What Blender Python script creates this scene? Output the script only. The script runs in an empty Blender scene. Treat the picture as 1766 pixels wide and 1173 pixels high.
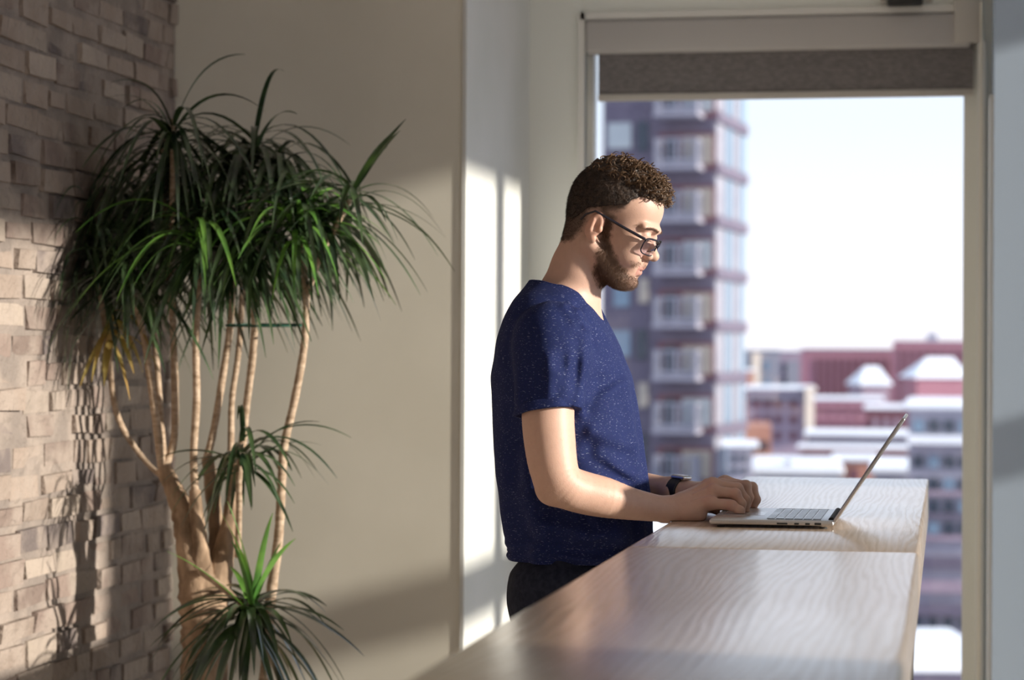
import bpy, bmesh, math, random
import numpy as np
from mathutils import Vector, Matrix, noise

# ------------------------------------------------------------------ camera, sky, sun, exposure
SC = bpy.context.scene
COL = SC.collection
IMG_W, IMG_H = 1766, 1173
FPX = 4000.0
TABLE_Z = 1.10
CAM_Z = 1.42

cam_data = bpy.data.cameras.new('camera')
cam = bpy.data.objects.new('camera', cam_data)
COL.objects.link(cam)
cam_data.sensor_width = 36.0
cam_data.lens = FPX * 36.0 / IMG_W
CAM_M = (Matrix.Translation((0, 0, CAM_Z)) @ Matrix.Rotation(math.radians(10.6), 4, 'Z')
         @ Matrix.Rotation(math.radians(90.33), 4, 'X') @ Matrix.Rotation(math.radians(0.3), 4, 'Z'))
cam.matrix_world = CAM_M
cam_data.clip_start = 0.05
cam_data.clip_end = 3000
cam_data.dof.use_dof = True
cam_data.dof.focus_distance = 4.50
cam_data.dof.aperture_fstop = 4.0
SC.camera = cam

world = bpy.data.worlds.new('sky')
SC.world = world
world.use_nodes = True
_n = world.node_tree.nodes
_l = world.node_tree.links
_n.clear()
_out = _n.new('ShaderNodeOutputWorld')
_bg = _n.new('ShaderNodeBackground')
_bg.inputs['Strength'].default_value = 0.80
_tc = _n.new('ShaderNodeTexCoord')
_sp = _n.new('ShaderNodeSeparateXYZ')
_rp = _n.new('ShaderNodeValToRGB')
_rp.color_ramp.elements[0].position = 0.0
_rp.color_ramp.elements[0].color = (0.84, 0.79, 0.85, 1)
_rp.color_ramp.elements[1].position = 0.5
_rp.color_ramp.elements[1].color = (0.52, 0.62, 0.82, 1)
_e = _rp.color_ramp.elements.new(0.10)
_e.color = (0.66, 0.73, 0.86, 1)
_l.new(_tc.outputs['Generated'], _sp.inputs[0])
_l.new(_sp.outputs['Z'], _rp.inputs['Fac'])
_l.new(_rp.outputs['Color'], _bg.inputs['Color'])
_l.new(_bg.outputs[0], _out.inputs[0])

sun_data = bpy.data.lights.new('sun', 'SUN')
sun_data.energy = 4.2
sun_data.angle = math.radians(1.4)
sun_data.color = (1.0, 0.89, 0.77)
sun = bpy.data.objects.new('sun', sun_data)
COL.objects.link(sun)
SUN_AZ = math.radians(7.5)      # towards the camera side of due +X
SUN_EL = math.radians(15.0)
SUN_DIR = Vector((math.cos(SUN_EL) * math.cos(SUN_AZ), -math.cos(SUN_EL) * math.sin(SUN_AZ), math.sin(SUN_EL)))
sun.rotation_euler = SUN_DIR.to_track_quat('Z', 'Y').to_euler()

SC.view_settings.view_transform = 'Standard'
SC.view_settings.look = 'None'
SC.view_settings.gamma = 1.0
SC.view_settings.use_curve_mapping = False
SC.view_settings.exposure = 1.0
SC.cycles.use_denoising = True
SC.cycles.max_bounces = 8
SC.cycles.diffuse_bounces = 5
SC.cycles.transparent_max_bounces = 16
SC.cycles.sample_clamp_indirect = 6.0

# ------------------------------------------------------------------ pixel <-> world helpers
CAM_LOC = CAM_M.translation.copy()
CAM_R = CAM_M.to_3x3()


def ray(u, v):
    return CAM_R @ Vector(((u - IMG_W / 2) / FPX, -(v - IMG_H / 2) / FPX, -1.0))


def onY(u, v, Y):
    d = ray(u, v)
    return CAM_LOC + d * ((Y - CAM_LOC.y) / d.y)


def onX(u, v, X):
    d = ray(u, v)
    return CAM_LOC + d * ((X - CAM_LOC.x) / d.x)


def onZ(u, v, Z):
    d = ray(u, v)
    return CAM_LOC + d * ((Z - CAM_LOC.z) / d.z)


def onD(u, v, D):
    return CAM_LOC + ray(u, v) * D


# ------------------------------------------------------------------ object helpers
def empty(name, loc=(0, 0, 0), rz=0.0):
    o = bpy.data.objects.new(name, None)
    o.empty_display_size = 0.1
    o.location = loc
    o.rotation_euler = (0, 0, rz)
    COL.objects.link(o)
    return o


def tag(o, label=None, cat=None, group=None, kind=None):
    if label:
        o['label'] = label
    if cat:
        o['category'] = cat
    if group:
        o['group'] = group
    if kind:
        o['kind'] = kind
    return o


class MB:
    """collects shapes in one bmesh"""

    def __init__(self):
        self.bm = bmesh.new()

    def box(self, lo, hi, bevel=0.0, seg=2, rot=None):
        lo = Vector(lo)
        hi = Vector(hi)
        c = (lo + hi) / 2
        s = hi - lo
        r = bmesh.ops.create_cube(self.bm, size=1.0)
        vs = r['verts']
        bmesh.ops.scale(self.bm, vec=s, verts=vs)
        if bevel > 0:
            es = list({e for v in vs for e in v.link_edges})
            g = bmesh.ops.bevel(self.bm, geom=es, offset=bevel, segments=seg, affect='EDGES', profile=0.5)
            vs = list({v for f in g['faces'] for v in f.verts} | {v for v in vs if v.is_valid})
        if rot is not None:
            bmesh.ops.transform(self.bm, matrix=rot.to_4x4(), verts=vs)
        bmesh.ops.translate(self.bm, vec=c, verts=vs)
        return vs

    def tube(self, pts, rad, sides=10, cap=True):
        pts = [Vector(p) for p in pts]
        n = len(pts)
        rs = rad if isinstance(rad, (list, tuple)) else [rad] * n
        rings = []
        ref = None
        for i, p in enumerate(pts):
            t = (pts[min(i + 1, n - 1)] - pts[max(i - 1, 0)]).normalized()
            if ref is None:
                ref = t.orthogonal().normalized()
            ref = (ref - t * ref.dot(t)).normalized()
            b = t.cross(ref)
            rings.append([self.bm.verts.new(p + (ref * math.cos(a) + b * math.sin(a)) * rs[i])
                          for a in (2 * math.pi * k / sides for k in range(sides))])
        for i in range(n - 1):
            for k in range(sides):
                k2 = (k + 1) % sides
                self.bm.faces.new((rings[i][k], rings[i][k2], rings[i + 1][k2], rings[i + 1][k]))
        if cap:
            self.bm.faces.new(rings[0][::-1])
            self.bm.faces.new(rings[-1])

    def lathe(self, prof, loc=(0, 0, 0), sides=32):
        loc = Vector(loc)
        rings = []
        for r, z in prof:
            rings.append([self.bm.verts.new(loc + Vector((r * math.cos(a), r * math.sin(a), z)))
                          for a in (2 * math.pi * k / sides for k in range(sides))])
        for i in range(len(prof) - 1):
            for k in range(sides):
                k2 = (k + 1) % sides
                self.bm.faces.new((rings[i][k], rings[i][k2], rings[i + 1][k2], rings[i + 1][k]))
        self.bm.faces.new(rings[0][::-1])
        self.bm.faces.new(rings[-1])

    def build(self, name, mat, parent=None, smooth=False, angle=40):
        me = bpy.data.meshes.new(name)
        self.bm.normal_update()
        self.bm.to_mesh(me)
        self.bm.free()
        o = bpy.data.objects.new(name, me)
        COL.objects.link(o)
        for m in (mat if isinstance(mat, (list, tuple)) else [mat]):
            me.materials.append(m)
        if parent is not None:
            o.parent = parent
        if smooth:
            me.polygons.foreach_set('use_smooth', [True] * len(me.polygons))
            if angle < 180:
                me.set_sharp_from_angle(angle=math.radians(angle))
        return o


def np_mesh(name, verts, faces, mat, parent=None, smooth=True, attrs=None):
    """verts (n,3), faces (m,k) arrays -> one mesh object"""
    me = bpy.data.meshes.new(name)
    verts = np.asarray(verts, dtype=np.float32)
    faces = np.asarray(faces, dtype=np.int32)
    k = faces.shape[1]
    me.vertices.add(len(verts))
    me.vertices.foreach_set('co', verts.ravel())
    me.loops.add(faces.size)
    me.loops.foreach_set('vertex_index', faces.ravel())
    me.polygons.add(len(faces))
    me.polygons.foreach_set('loop_start', np.arange(0, faces.size, k, dtype=np.int32))
    me.polygons.foreach_set('loop_total', np.full(len(faces), k, dtype=np.int32))
    me.update(calc_edges=True)
    me.validate()
    if smooth:
        me.polygons.foreach_set('use_smooth', np.ones(len(me.polygons), dtype=bool))
    for an, arr in (attrs or {}).items():
        at = me.color_attributes.new(name=an, type='FLOAT_COLOR', domain='POINT')
        a4 = np.ones((len(verts), 4), dtype=np.float32)
        a4[:, :3] = arr
        at.data.foreach_set('color', a4.ravel())
    o = bpy.data.objects.new(name, me)
    COL.objects.link(o)
    me.materials.append(mat)
    if parent is not None:
        o.parent = parent
    return o


def copy_tree(o, parent=None):
    c = o.copy()
    COL.objects.link(c)
    c.parent = parent
    for ch in list(o.children):
        copy_tree(ch, c)
    return c


# ------------------------------------------------------------------ materials
def mat(name, color=(0.5, 0.5, 0.5), rough=0.6, metal=0.0, spec=0.5, **kw):
    m = bpy.data.materials.new(name)
    m.use_nodes = True
    b = m.node_tree.nodes['Principled BSDF']
    b.inputs['Base Color'].default_value = (*color, 1)
    b.inputs['Roughness'].default_value = rough
    b.inputs['Metallic'].default_value = metal
    b.inputs['Specular IOR Level'].default_value = spec
    for k, v in kw.items():
        b.inputs[k.replace('_', ' ')].default_value = v
    return m


def nd(m, t, **kw):
    n = m.node_tree.nodes.new(t)
    for k, v in kw.items():
        setattr(n, k, v)
    return n


def lk(m, a, b):
    m.node_tree.links.new(a, b)


def bsdf(m):
    return m.node_tree.nodes['Principled BSDF']


def add_noise_color(m, c1, c2, scale=5.0, detail=4, stretch=(1, 1, 1), lo=0.35, hi=0.65, rough=None, bump=0.0, coord='Object'):
    tc = nd(m, 'ShaderNodeTexCoord')
    mp = nd(m, 'ShaderNodeMapping')
    mp.inputs['Scale'].default_value = stretch
    nz = nd(m, 'ShaderNodeTexNoise')
    nz.inputs['Scale'].default_value = scale
    nz.inputs['Detail'].default_value = detail
    rp = nd(m, 'ShaderNodeValToRGB')
    rp.color_ramp.elements[0].position = lo
    rp.color_ramp.elements[1].position = hi
    rp.color_ramp.elements[0].color = (*c1, 1)
    rp.color_ramp.elements[1].color = (*c2, 1)
    lk(m, tc.outputs[coord], mp.inputs[0])
    lk(m, mp.outputs[0], nz.inputs['Vector'])
    lk(m, nz.outputs['Fac'], rp.inputs[0])
    lk(m, rp.outputs[0], bsdf(m).inputs['Base Color'])
    if bump > 0:
        bp = nd(m, 'ShaderNodeBump')
        bp.inputs['Strength'].default_value = bump
        bp.inputs['Distance'].default_value = 0.01
        lk(m, nz.outputs['Fac'], bp.inputs['Height'])
        lk(m, bp.outputs[0], bsdf(m).inputs['Normal'])
    return nz, rp


M = {}
M['plaster_warm'] = mat('plaster_warm', (0.55, 0.51, 0.43), 0.85)
add_noise_color(M['plaster_warm'], (0.70, 0.675, 0.59), (0.75, 0.725, 0.64), 3.0, bump=0.04)
M['plaster_white'] = mat('plaster_white', (0.80, 0.80, 0.78), 0.8)
add_noise_color(M['plaster_white'], (0.64, 0.66, 0.64), (0.69, 0.70, 0.69), 3.0, bump=0.03)
M['plaster_light'] = mat('plaster_light', (0.84, 0.86, 0.82), 0.8)
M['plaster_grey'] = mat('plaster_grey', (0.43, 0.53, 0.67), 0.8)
M['ceiling'] = mat('ceiling', (0.84, 0.83, 0.81), 0.9)
M['floor'] = mat('floor', (0.30, 0.23, 0.17), 0.5)
add_noise_color(M['floor'], (0.42, 0.36, 0.30), (0.55, 0.48, 0.41), 6.0, stretch=(6, 0.6, 1), bump=0.02)
M['frame_metal'] = mat('frame_metal', (0.60, 0.60, 0.55), 0.45, 0.1)
M['frame_white'] = mat('frame_white', (0.80, 0.79, 0.76), 0.5)
M['frame_light'] = mat('frame_light', (0.80, 0.80, 0.75), 0.5)
M['blind_case'] = mat('blind_case', (0.52, 0.50, 0.49), 0.6)
M['blind_bar'] = mat('blind_bar', (0.55, 0.52, 0.48), 0.5)
M['chain'] = mat('chain', (0.85, 0.80, 0.70), 0.4)
M['black_plastic'] = mat('black_plastic', (0.02, 0.022, 0.025), 0.4)
m = M['blind_fabric'] = mat('blind_fabric', (0.13, 0.12, 0.12), 0.9)
add_noise_color(m, (0.15, 0.14, 0.14), (0.24, 0.22, 0.22), 60, stretch=(1, 1, 4), bump=0.2)


def glass_mat(name, tint, gloss=0.06):
    m = bpy.data.materials.new(name)
    m.use_nodes = True
    n = m.node_tree.nodes
    n.clear()
    out = n.new('ShaderNodeOutputMaterial')
    tr = n.new('ShaderNodeBsdfTransparent')
    tr.inputs[0].default_value = (*tint, 1)
    gl = n.new('ShaderNodeBsdfGlossy')
    gl.inputs['Roughness'].default_value = 0.02
    fr = n.new('ShaderNodeFresnel')
    fr.inputs['IOR'].default_value = 1.45
    mx = n.new('ShaderNodeMixShader')
    m.node_tree.links.new(fr.outputs[0], mx.inputs[0])
    m.node_tree.links.new(tr.outputs[0], mx.inputs[1])
    m.node_tree.links.new(gl.outputs[0], mx.inputs[2])
    m.node_tree.links.new(mx.outputs[0], out.inputs[0])
    return m


M['glass'] = glass_mat('window_glass', (0.97, 0.985, 0.98))

# brick with one colour per brick
m = M['brick'] = mat('old_brick', (0.4, 0.33, 0.28), 0.92)
at = nd(m, 'ShaderNodeAttribute', attribute_name='tone')
tc = nd(m, 'ShaderNodeTexCoord')
nz = nd(m, 'ShaderNodeTexNoise')
nz.inputs['Scale'].default_value = 28
nz.inputs['Detail'].default_value = 6
nz2 = nd(m, 'ShaderNodeTexNoise')
nz2.inputs['Scale'].default_value = 9
nz2.inputs['Detail'].default_value = 5
mx = nd(m, 'ShaderNodeMix', data_type='RGBA')
mx.inputs[7].default_value = (0.33, 0.275, 0.24, 1)
rp = nd(m, 'ShaderNodeValToRGB')
rp.color_ramp.elements[0].position = 0.42
rp.color_ramp.elements[1].position = 0.62
lk(m, tc.outputs['Object'], nz.inputs['Vector'])
lk(m, tc.outputs['Object'], nz2.inputs['Vector'])
lk(m, nz2.outputs['Fac'], rp.inputs[0])
ml = nd(m, 'ShaderNodeMath', operation='MULTIPLY')
ml.inputs[1].default_value = 0.75
lk(m, rp.outputs[0], ml.inputs[0])
lk(m, ml.outputs[0], mx.inputs[0])
lk(m, at.outputs['Color'], mx.inputs[6])
lk(m, mx.outputs[2], bsdf(m).inputs['Base Color'])
bp = nd(m, 'ShaderNodeBump')
bp.inputs['Strength'].default_value = 1.0
bp.inputs['Distance'].default_value = 0.02
lk(m, nz.outputs['Fac'], bp.inputs['Height'])
lk(m, bp.outputs[0], bsdf(m).inputs['Normal'])

# oak table top, grain along Y
m = M['oak'] = mat('limed_oak', (0.4, 0.3, 0.22), 0.34, spec=0.5)
tc = nd(m, 'ShaderNodeTexCoord')
mp = nd(m, 'ShaderNodeMapping')
mp.inputs['Scale'].default_value = (1.6, 0.24, 1.0)
big = nd(m, 'ShaderNodeTexNoise')
big.inputs['Scale'].default_value = 2.6
big.inputs['Detail'].default_value = 2
lk(m, tc.outputs['Object'], mp.inputs[0])
lk(m, mp.outputs[0], big.inputs['Vector'])
sx = nd(m, 'ShaderNodeSeparateXYZ')
lk(m, tc.outputs['Object'], sx.inputs[0])
kx = nd(m, 'ShaderNodeMath', operation='MULTIPLY')
kx.inputs[1].default_value = 430.0
lk(m, sx.outputs['X'], kx.inputs[0])
mul = nd(m, 'ShaderNodeMath', operation='MULTIPLY_ADD')
mul.inputs[1].default_value = 95.0
lk(m, big.outputs['Fac'], mul.inputs[0])
lk(m, kx.outputs[0], mul.inputs[2])
sn = nd(m, 'ShaderNodeMath', operation='SINE')
fine = nd(m, 'ShaderNodeTexNoise')
fine.inputs['Scale'].default_value = 90
fine.inputs['Detail'].default_value = 3
mp2 = nd(m, 'ShaderNodeMapping')
mp2.inputs['Scale'].default_value = (1.0, 0.05, 1.0)
lk(m, tc.outputs['Object'], mp2.inputs[0])
lk(m, mp2.outputs[0], fine.inputs['Vector'])
ad = nd(m, 'ShaderNodeMath', operation='MULTIPLY_ADD')
ad.inputs[1].default_value = 9.0
lk(m, fine.outputs['Fac'], ad.inputs[0])
lk(m, mul.outputs[0], ad.inputs[2])
lk(m, ad.outputs[0], sn.inputs[0])
mr = nd(m, 'ShaderNodeMapRange')
mr.inputs['From Min'].default_value = -1
lk(m, sn.outputs[0], mr.inputs['Value'])
rp = nd(m, 'ShaderNodeValToRGB')
rp.color_ramp.elements[0].color = (0.31, 0.23, 0.165, 1)
rp.color_ramp.elements[0].position = 0.0
rp.color_ramp.elements[1].color = (0.37, 0.28, 0.21, 1)
rp.color_ramp.elements[1].position = 0.5
lk(m, mr.outputs[0], rp.inputs[0])
lk(m, rp.outputs[0], bsdf(m).inputs['Base Color'])
rr = nd(m, 'ShaderNodeMapRange')
rr.inputs['To Min'].default_value = 0.42
rr.inputs['To Max'].default_value = 0.30
lk(m, mr.outputs[0], rr.inputs['Value'])
lk(m, rr.outputs[0], bsdf(m).inputs['Roughness'])
bp = nd(m, 'ShaderNodeBump')
bp.inputs['Strength'].default_value = 0.16
bp.inputs['Distance'].default_value = 0.001
lk(m, mr.outputs[0], bp.inputs['Height'])
lk(m, bp.outputs[0], bsdf(m).inputs['Normal'])
lk(m, bp.outputs[0], bsdf(m).inputs['Coat Normal'])
bsdf(m).inputs['Coat Weight'].default_value = 1.0
bsdf(m).inputs['Coat Roughness'].default_value = 0.21
M['table_leg'] = mat('table_leg_steel', (0.05, 0.05, 0.055), 0.5, 0.6)

# ------------------------------------------------------------------ the room
WIN_Y = 7.6                                  # inner face of the window wall
RET_X = onY(905, 500, WIN_Y).x               # return wall plane
PLAIN_Y = onX(796, 500, RET_X).y             # plain wall plane
BRICK_X = onY(305, 300, PLAIN_Y).x           # brick wall plane
RIGHT_X = 2.2
BACK_Y = -2.2
CEIL_Z = 3.2
W0 = onY(1003, 300, WIN_Y).x                 # main window opening
W1 = onY(1688, 600, WIN_Y).x
WTOP = onY(1300, 27, WIN_Y).z
SILL = 0.22


def struct(name, boxes, m, bevel=0.0):
    b = MB()
    for lo, hi in boxes:
        b.box(lo, hi, bevel)
    o = b.build(name, m)
    o['kind'] = 'structure'
    return o


struct('floor', [((BRICK_X - 0.3, BACK_Y - 0.2, -0.15), (RIGHT_X + 0.2, WIN_Y + 0.2, 0))], M['floor'])
struct('ceiling', [((BRICK_X - 0.3, BACK_Y - 0.2, CEIL_Z), (RIGHT_X + 0.2, WIN_Y + 0.2, CEIL_Z + 0.15))], M['ceiling'])
struct('wall_far', [((BRICK_X - 0.3, PLAIN_Y, 0), (RET_X, WIN_Y + 0.2, CEIL_Z))], M['plaster_warm'])
# white-painted return side of the same corner, a thin skim coat
struct('wall_return', [((RET_X, PLAIN_Y - 0.004, 0), (RET_X + 0.012, WIN_Y, CEIL_Z))], M['plaster_white'])
struct('wall_window', [((RET_X + 0.012, WIN_Y, 0), (W0, WIN_Y + 0.2, CEIL_Z)),
                       ((W0, WIN_Y, WTOP), (W1, WIN_Y + 0.2, CEIL_Z)),
                       ((W0, WIN_Y, 0), (W1, WIN_Y + 0.2, SILL)),
                       ((W1, WIN_Y, 0), (RIGHT_X + 0.2, WIN_Y + 0.2, CEIL_Z))], M['plaster_light'])
PX = onY(1713, 600, 7.25).x
struct('wall_pier', [((PX, 7.25, 0), (PX + 0.62, WIN_Y, CEIL_Z))], M['plaster_grey'])
struct('trim_1', [((PX - 0.012, 7.30, 0), (PX, 7.55, onY(1716, 160, 7.25).z))], M['frame_white'])
struct('wall_back', [((BRICK_X - 0.3, BACK_Y - 0.2, 0), (RIGHT_X + 0.2, BACK_Y, CEIL_Z))], M['plaster_warm'])

# right wall with its windows (the sun comes through these; unseen, openings laid out to place it)
RW = [(-1.9, -0.1), (0.1, 1.9), (2.1, 5.47), (5.93, 7.42)]  # rearmost opening added to lift the room's fill light
rsill, rhead = 0.35, 2.99
segs = []
y = BACK_Y
for a, b_ in RW:
    segs.append(((RIGHT_X, y, 0), (RIGHT_X + 0.2, a, CEIL_Z)))
    segs.append(((RIGHT_X, a, 0), (RIGHT_X + 0.2, b_, rsill)))
    segs.append(((RIGHT_X, a, rhead), (RIGHT_X + 0.2, b_, CEIL_Z)))
    y = b_
segs.append(((RIGHT_X, y, 0), (RIGHT_X + 0.2, WIN_Y, CEIL_Z)))
struct('wall_right', segs, M['plaster_white'])
for i, (a, b_) in enumerate(RW):
    fr = 0.045
    bx = [((RIGHT_X + 0.06, a, rsill), (RIGHT_X + 0.13, a + fr, rhead)),
          ((RIGHT_X + 0.06, b_ - fr, rsill), (RIGHT_X + 0.13, b_, rhead)),
          ((RIGHT_X + 0.06, a + fr, rsill), (RIGHT_X + 0.13, b_ - fr, rsill + fr)),
          ((RIGHT_X + 0.06, a + fr, rhead - fr), (RIGHT_X + 0.13, b_ - fr, rhead))]
    if i == 3:
        bx.append(((RIGHT_X + 0.06, a + fr, 1.62), (RIGHT_X + 0.13, b_ - fr, 1.79)))
    if i == 3:
        bx.append(((RIGHT_X + 0.06, 6.55, rsill + fr), (RIGHT_X + 0.13, 6.68, rhead - fr)))
    f = struct('window_%d' % (i + 2), bx, M['frame_metal'])
    g = MB()
    g.box((RIGHT_X + 0.09, a + fr, rsill + fr), (RIGHT_X + 0.1, b_ - fr, rhead - fr))
    g.build('pane', M['glass'], f)

# brick wall: a mortar bed with every brick set in it at its own depth
rng = np.random.default_rng(4)
b = MB()
b.box((BRICK_X - 0.3, BACK_Y, 0), (BRICK_X - 0.009, PLAIN_Y, CEIL_Z))
bm = b.bm
layer = bm.verts.layers.float_color.new('tone')
for v in bm.verts:
    v[layer] = (0.22, 0.185, 0.165, 1)
course = 0.070
row = 0
z = 0.0
while z < CEIL_Z - 0.01:
    y = BACK_Y + (0.0 if row % 2 else 0.12)
    h = course
    while y < PLAIN_Y - 0.02:
        ln = float(rng.uniform(0.16, 0.225)) if rng.random() > 0.18 else float(rng.uniform(0.09, 0.13))
        if y < 3.2:
            ln = min(1.2, 3.2 - y + 0.02)
        y1 = min(y + ln, PLAIN_Y - 0.003)
        if y1 - y > 0.03:
            g = 0.006
            pr = float(rng.uniform(-0.008, 0.008))
            j = rng.uniform(-0.006, 0.006, 8)
            before = set(bm.verts)
            lo = Vector((BRICK_X - 0.03, y + g + j[0], z + g + j[1]))
            hi = Vector((BRICK_X + pr, y1 - g + j[2], min(z + h, CEIL_Z) - g + j[3]))
            r = bmesh.ops.create_cube(bm, size=1.0)['verts']
            cc = (lo + hi) / 2
            ss = hi - lo
            base = rng.choice([0, 1, 2, 3], p=[0.34, 0.3, 0.22, 0.14])
            cl = [(0.32, 0.255, 0.215), (0.25, 0.19, 0.165), (0.40, 0.335, 0.285), (0.17, 0.14, 0.135)][base]
            f = float(rng.uniform(0.70, 1.0))
            for v in r:
                v.co = Vector((v.co.x * ss.x, v.co.y * ss.y, v.co.z * ss.z)) + cc
                if v.co.x > cc.x:      # worn arrises
                    v.co.y += (0.003 if v.co.y < cc.y else -0.003)
                    v.co.z += (0.003 if v.co.z < cc.z else -0.003)
                    v.co.x += float(rng.uniform(-0.006, 0.003))
                    v.co.y += float(rng.uniform(-0.004, 0.004))
                    v.co.z += float(rng.uniform(-0.004, 0.004))
                v[layer] = (cl[0] * f, cl[1] * f, cl[2] * f, 1)
        y += ln
    z += course
    row += 1
o = b.build('wall_brick', M['brick'])
o['kind'] = 'structure'

# main window
wf = 0.05
GY = WIN_Y + 0.09
fx0, fx1 = W0 + 0.008, W1
bx = [((fx0, GY - 0.04, SILL), (fx0 + 0.024, GY + 0.04, WTOP)),
      ((fx1 - wf, GY - 0.04, SILL), (fx1, GY + 0.04, WTOP)),
      ((fx0 + 0.024, GY - 0.04, SILL), (fx1 - wf, GY + 0.04, SILL + 0.06)),
      ((fx0 + 0.024, GY - 0.04, WTOP - 0.06), (fx1 - wf, GY + 0.04, WTOP))]
win = struct('window_1', bx, M['frame_light'])
g = MB()
g.box((fx0 + 0.024, GY - 0.004, SILL + 0.06), (fx1 - wf, GY + 0.004, WTOP - 0.06))
g.build('pane', M['glass'], win)
b = MB()
b.box((W0 - 0.005, WIN_Y - 0.012, WTOP - 0.003), (W1 + 0.01, WIN_Y, WTOP + 0.02))
b.box((W0 - 0.012, WIN_Y - 0.012, SILL), (W0 + 0.01, WIN_Y, WTOP + 0.02))
o = b.build('trim_2', M['frame_white'])
o['kind'] = 'structure'
b = MB()
b.box((W0 - 0.02, WIN_Y - 0.05, SILL - 0.03), (W1 + 0.01, WIN_Y + 0.05, SILL + 0.001), 0.004)
o = b.build('window_sill', M['frame_white'], win)

# roller blind
ry = WIN_Y + 0.005
zc0 = onY(1300, 88, WIN_Y).z
zf0 = onY(1300, 158, WIN_Y).z
rb = empty('roller_blind', ((W0 + W1) / 2, ry, WTOP))
tag(rb, 'grey roller blind pulled a little way down at the window head', 'blind')


def part(mb, name, m, root, smooth=False):
    o = mb.build(name, m, None, smooth)
    o.data.transform(Matrix.Translation(-root.location))
    o.parent = root
    return o


cx1 = onY(1646, 50, WIN_Y).x
b = MB()
b.box((W0 + 0.012, WIN_Y - 0.02, zc0), (W1 - 0.03, WIN_Y + 0.045, WTOP - 0.006), 0.012, 3)
part(b, 'cassette', M['blind_case'], rb, True)
b = MB()
b.box((onY(1031, 120, WIN_Y).x, WIN_Y + 0.012, zf0), (W1 - 0.02, WIN_Y + 0.016, zc0 + 0.02))
part(b, 'fabric', M['blind_fabric'], rb)
b = MB()
b.box((W0 + 0.052, WIN_Y + 0.004, zf0 - 0.024), (W1 - 0.02, WIN_Y + 0.024, zf0), 0.005)
part(b, 'bottom_bar', M['blind_bar'], rb, True)
b = MB()
b.box((cx1, WIN_Y - 0.034, zc0 + 0.01), (W1 + 0.0, WIN_Y - 0.02, WTOP + 0.12), 0.004)
part(b, 'end_bracket', M['blind_bar'], rb, True)
b = MB()
chx = onY(1690, 600, WIN_Y - 0.05).x
for dy in (0.0, 0.028):
    zz = 0.32
    pts = []
    b.tube([(chx, WIN_Y - 0.045 - dy, 0.32), (chx, WIN_Y - 0.045 - dy, WTOP + 0.02)], 0.0022, 6)
    while zz < WTOP + 0.02:
        r = bmesh.ops.create_icosphere(b.bm, subdivisions=1, radius=0.0055)
        bmesh.ops.translate(b.bm, vec=(chx, WIN_Y - 0.045 - dy, zz), verts=r['verts'])
        zz += 0.0125
part(b, 'bead_chain', M['chain'], rb, True)
# white strip beside the blind, added to stand for a sunlit sliver
b = MB()
b.box((onY(1684, 600, WIN_Y - 0.02).x, WIN_Y - 0.02, SILL), (onY(1699, 600, WIN_Y - 0.02).x, WIN_Y + 0.0, onY(1690, 70, WIN_Y).z), 0.003)
part(b, 'sunlit_strip', M['frame_white'], rb)

# small dark fitting above the window head
p0 = onY(1530, 14, WIN_Y)
p1 = onY(1592, -30, WIN_Y)
fx = empty('window_sensor', (p0.x, WIN_Y, p0.z))
tag(fx, 'small black fitting on the wall above the window head', 'sensor')
b = MB()
b.box((p0.x, WIN_Y - 0.07, p0.z), (p1.x, WIN_Y - 0.012, p1.z), 0.008)
part(b, 'housing', M['black_plastic'], fx, True)
b = MB()
b.box((p0.x - 0.02, WIN_Y - 0.012, p0.z + 0.015), (p1.x + 0.03, WIN_Y, p1.z + 0.02), 0.003)
part(b, 'mounting_plate', M['blind_bar'], fx)

# ------------------------------------------------------------------ the two bar tables, butted end to end
pl = onZ(1285, 822, TABLE_Z)
pr = onZ(1602, 826, TABLE_Z)
pn = onZ(1110, 925, TABLE_Z)
TX0 = (pl.x + pn.x) / 2
TX1 = (pr.x + onZ(1571, 1050, TABLE_Z).x) / 2
TY1 = (pl.y + pr.y) / 2
TYS = onZ(1340, 948, TABLE_Z).y
TTH = 0.10


def table(y0, y1, label):
    r = empty('bar_table', ((TX0 + TX1) / 2, (y0 + y1) / 2, 0))
    tag(r, label, 'table', 'two bar height tables butted end to end')
    w = (TX1 - TX0) / 2
    hl = (y1 - y0) / 2
    b = MB()
    b.box((-w, -hl, TABLE_Z - TTH), (w, hl, TABLE_Z), 0.006, 3)
    b.build('tabletop', M['oak'], r, True)
    for sy in (-1, 1):
        for sx in (-1, 1):
            b = MB()
            b.box((sx * (w - 0.06) - 0.025, sy * (hl - 0.22) - 0.025, 0), (sx * (w - 0.06) + 0.025, sy * (hl - 0.22) + 0.025, TABLE_Z - TTH), 0.003)
            b.build('leg', M['table_leg'], r)
        b = MB()
        b.box((-w + 0.085, sy * (hl - 0.22) - 0.02, 0.25), (w - 0.085, sy * (hl - 0.22) + 0.02, 0.29))
        b.build('crossbar', M['table_leg'], r)
    return r


t1 = table(TYS + 0.0012, TY1, 'pale oak bar table under the laptop, its far end towards the window')
t2 = table(TYS - 2.6, TYS - 0.0012, 'pale oak bar table running towards the camera, nearer of the two')
print('room', RET_X, PLAIN_Y, BRICK_X, W0, W1, WTOP, 'table', TX0, TX1, TY1, TYS)

# ------------------------------------------------------------------ the city outside
GROUND_Z = -32.0
YAW = math.radians(10.6)


def facade_mat(name, c1, c2, rough=0.85, scale=1.2):
    m = mat(name, c1, rough, spec=0.2)
    add_noise_color(m, c1, c2, scale, 3, lo=0.3, hi=0.7)
    return m


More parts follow.
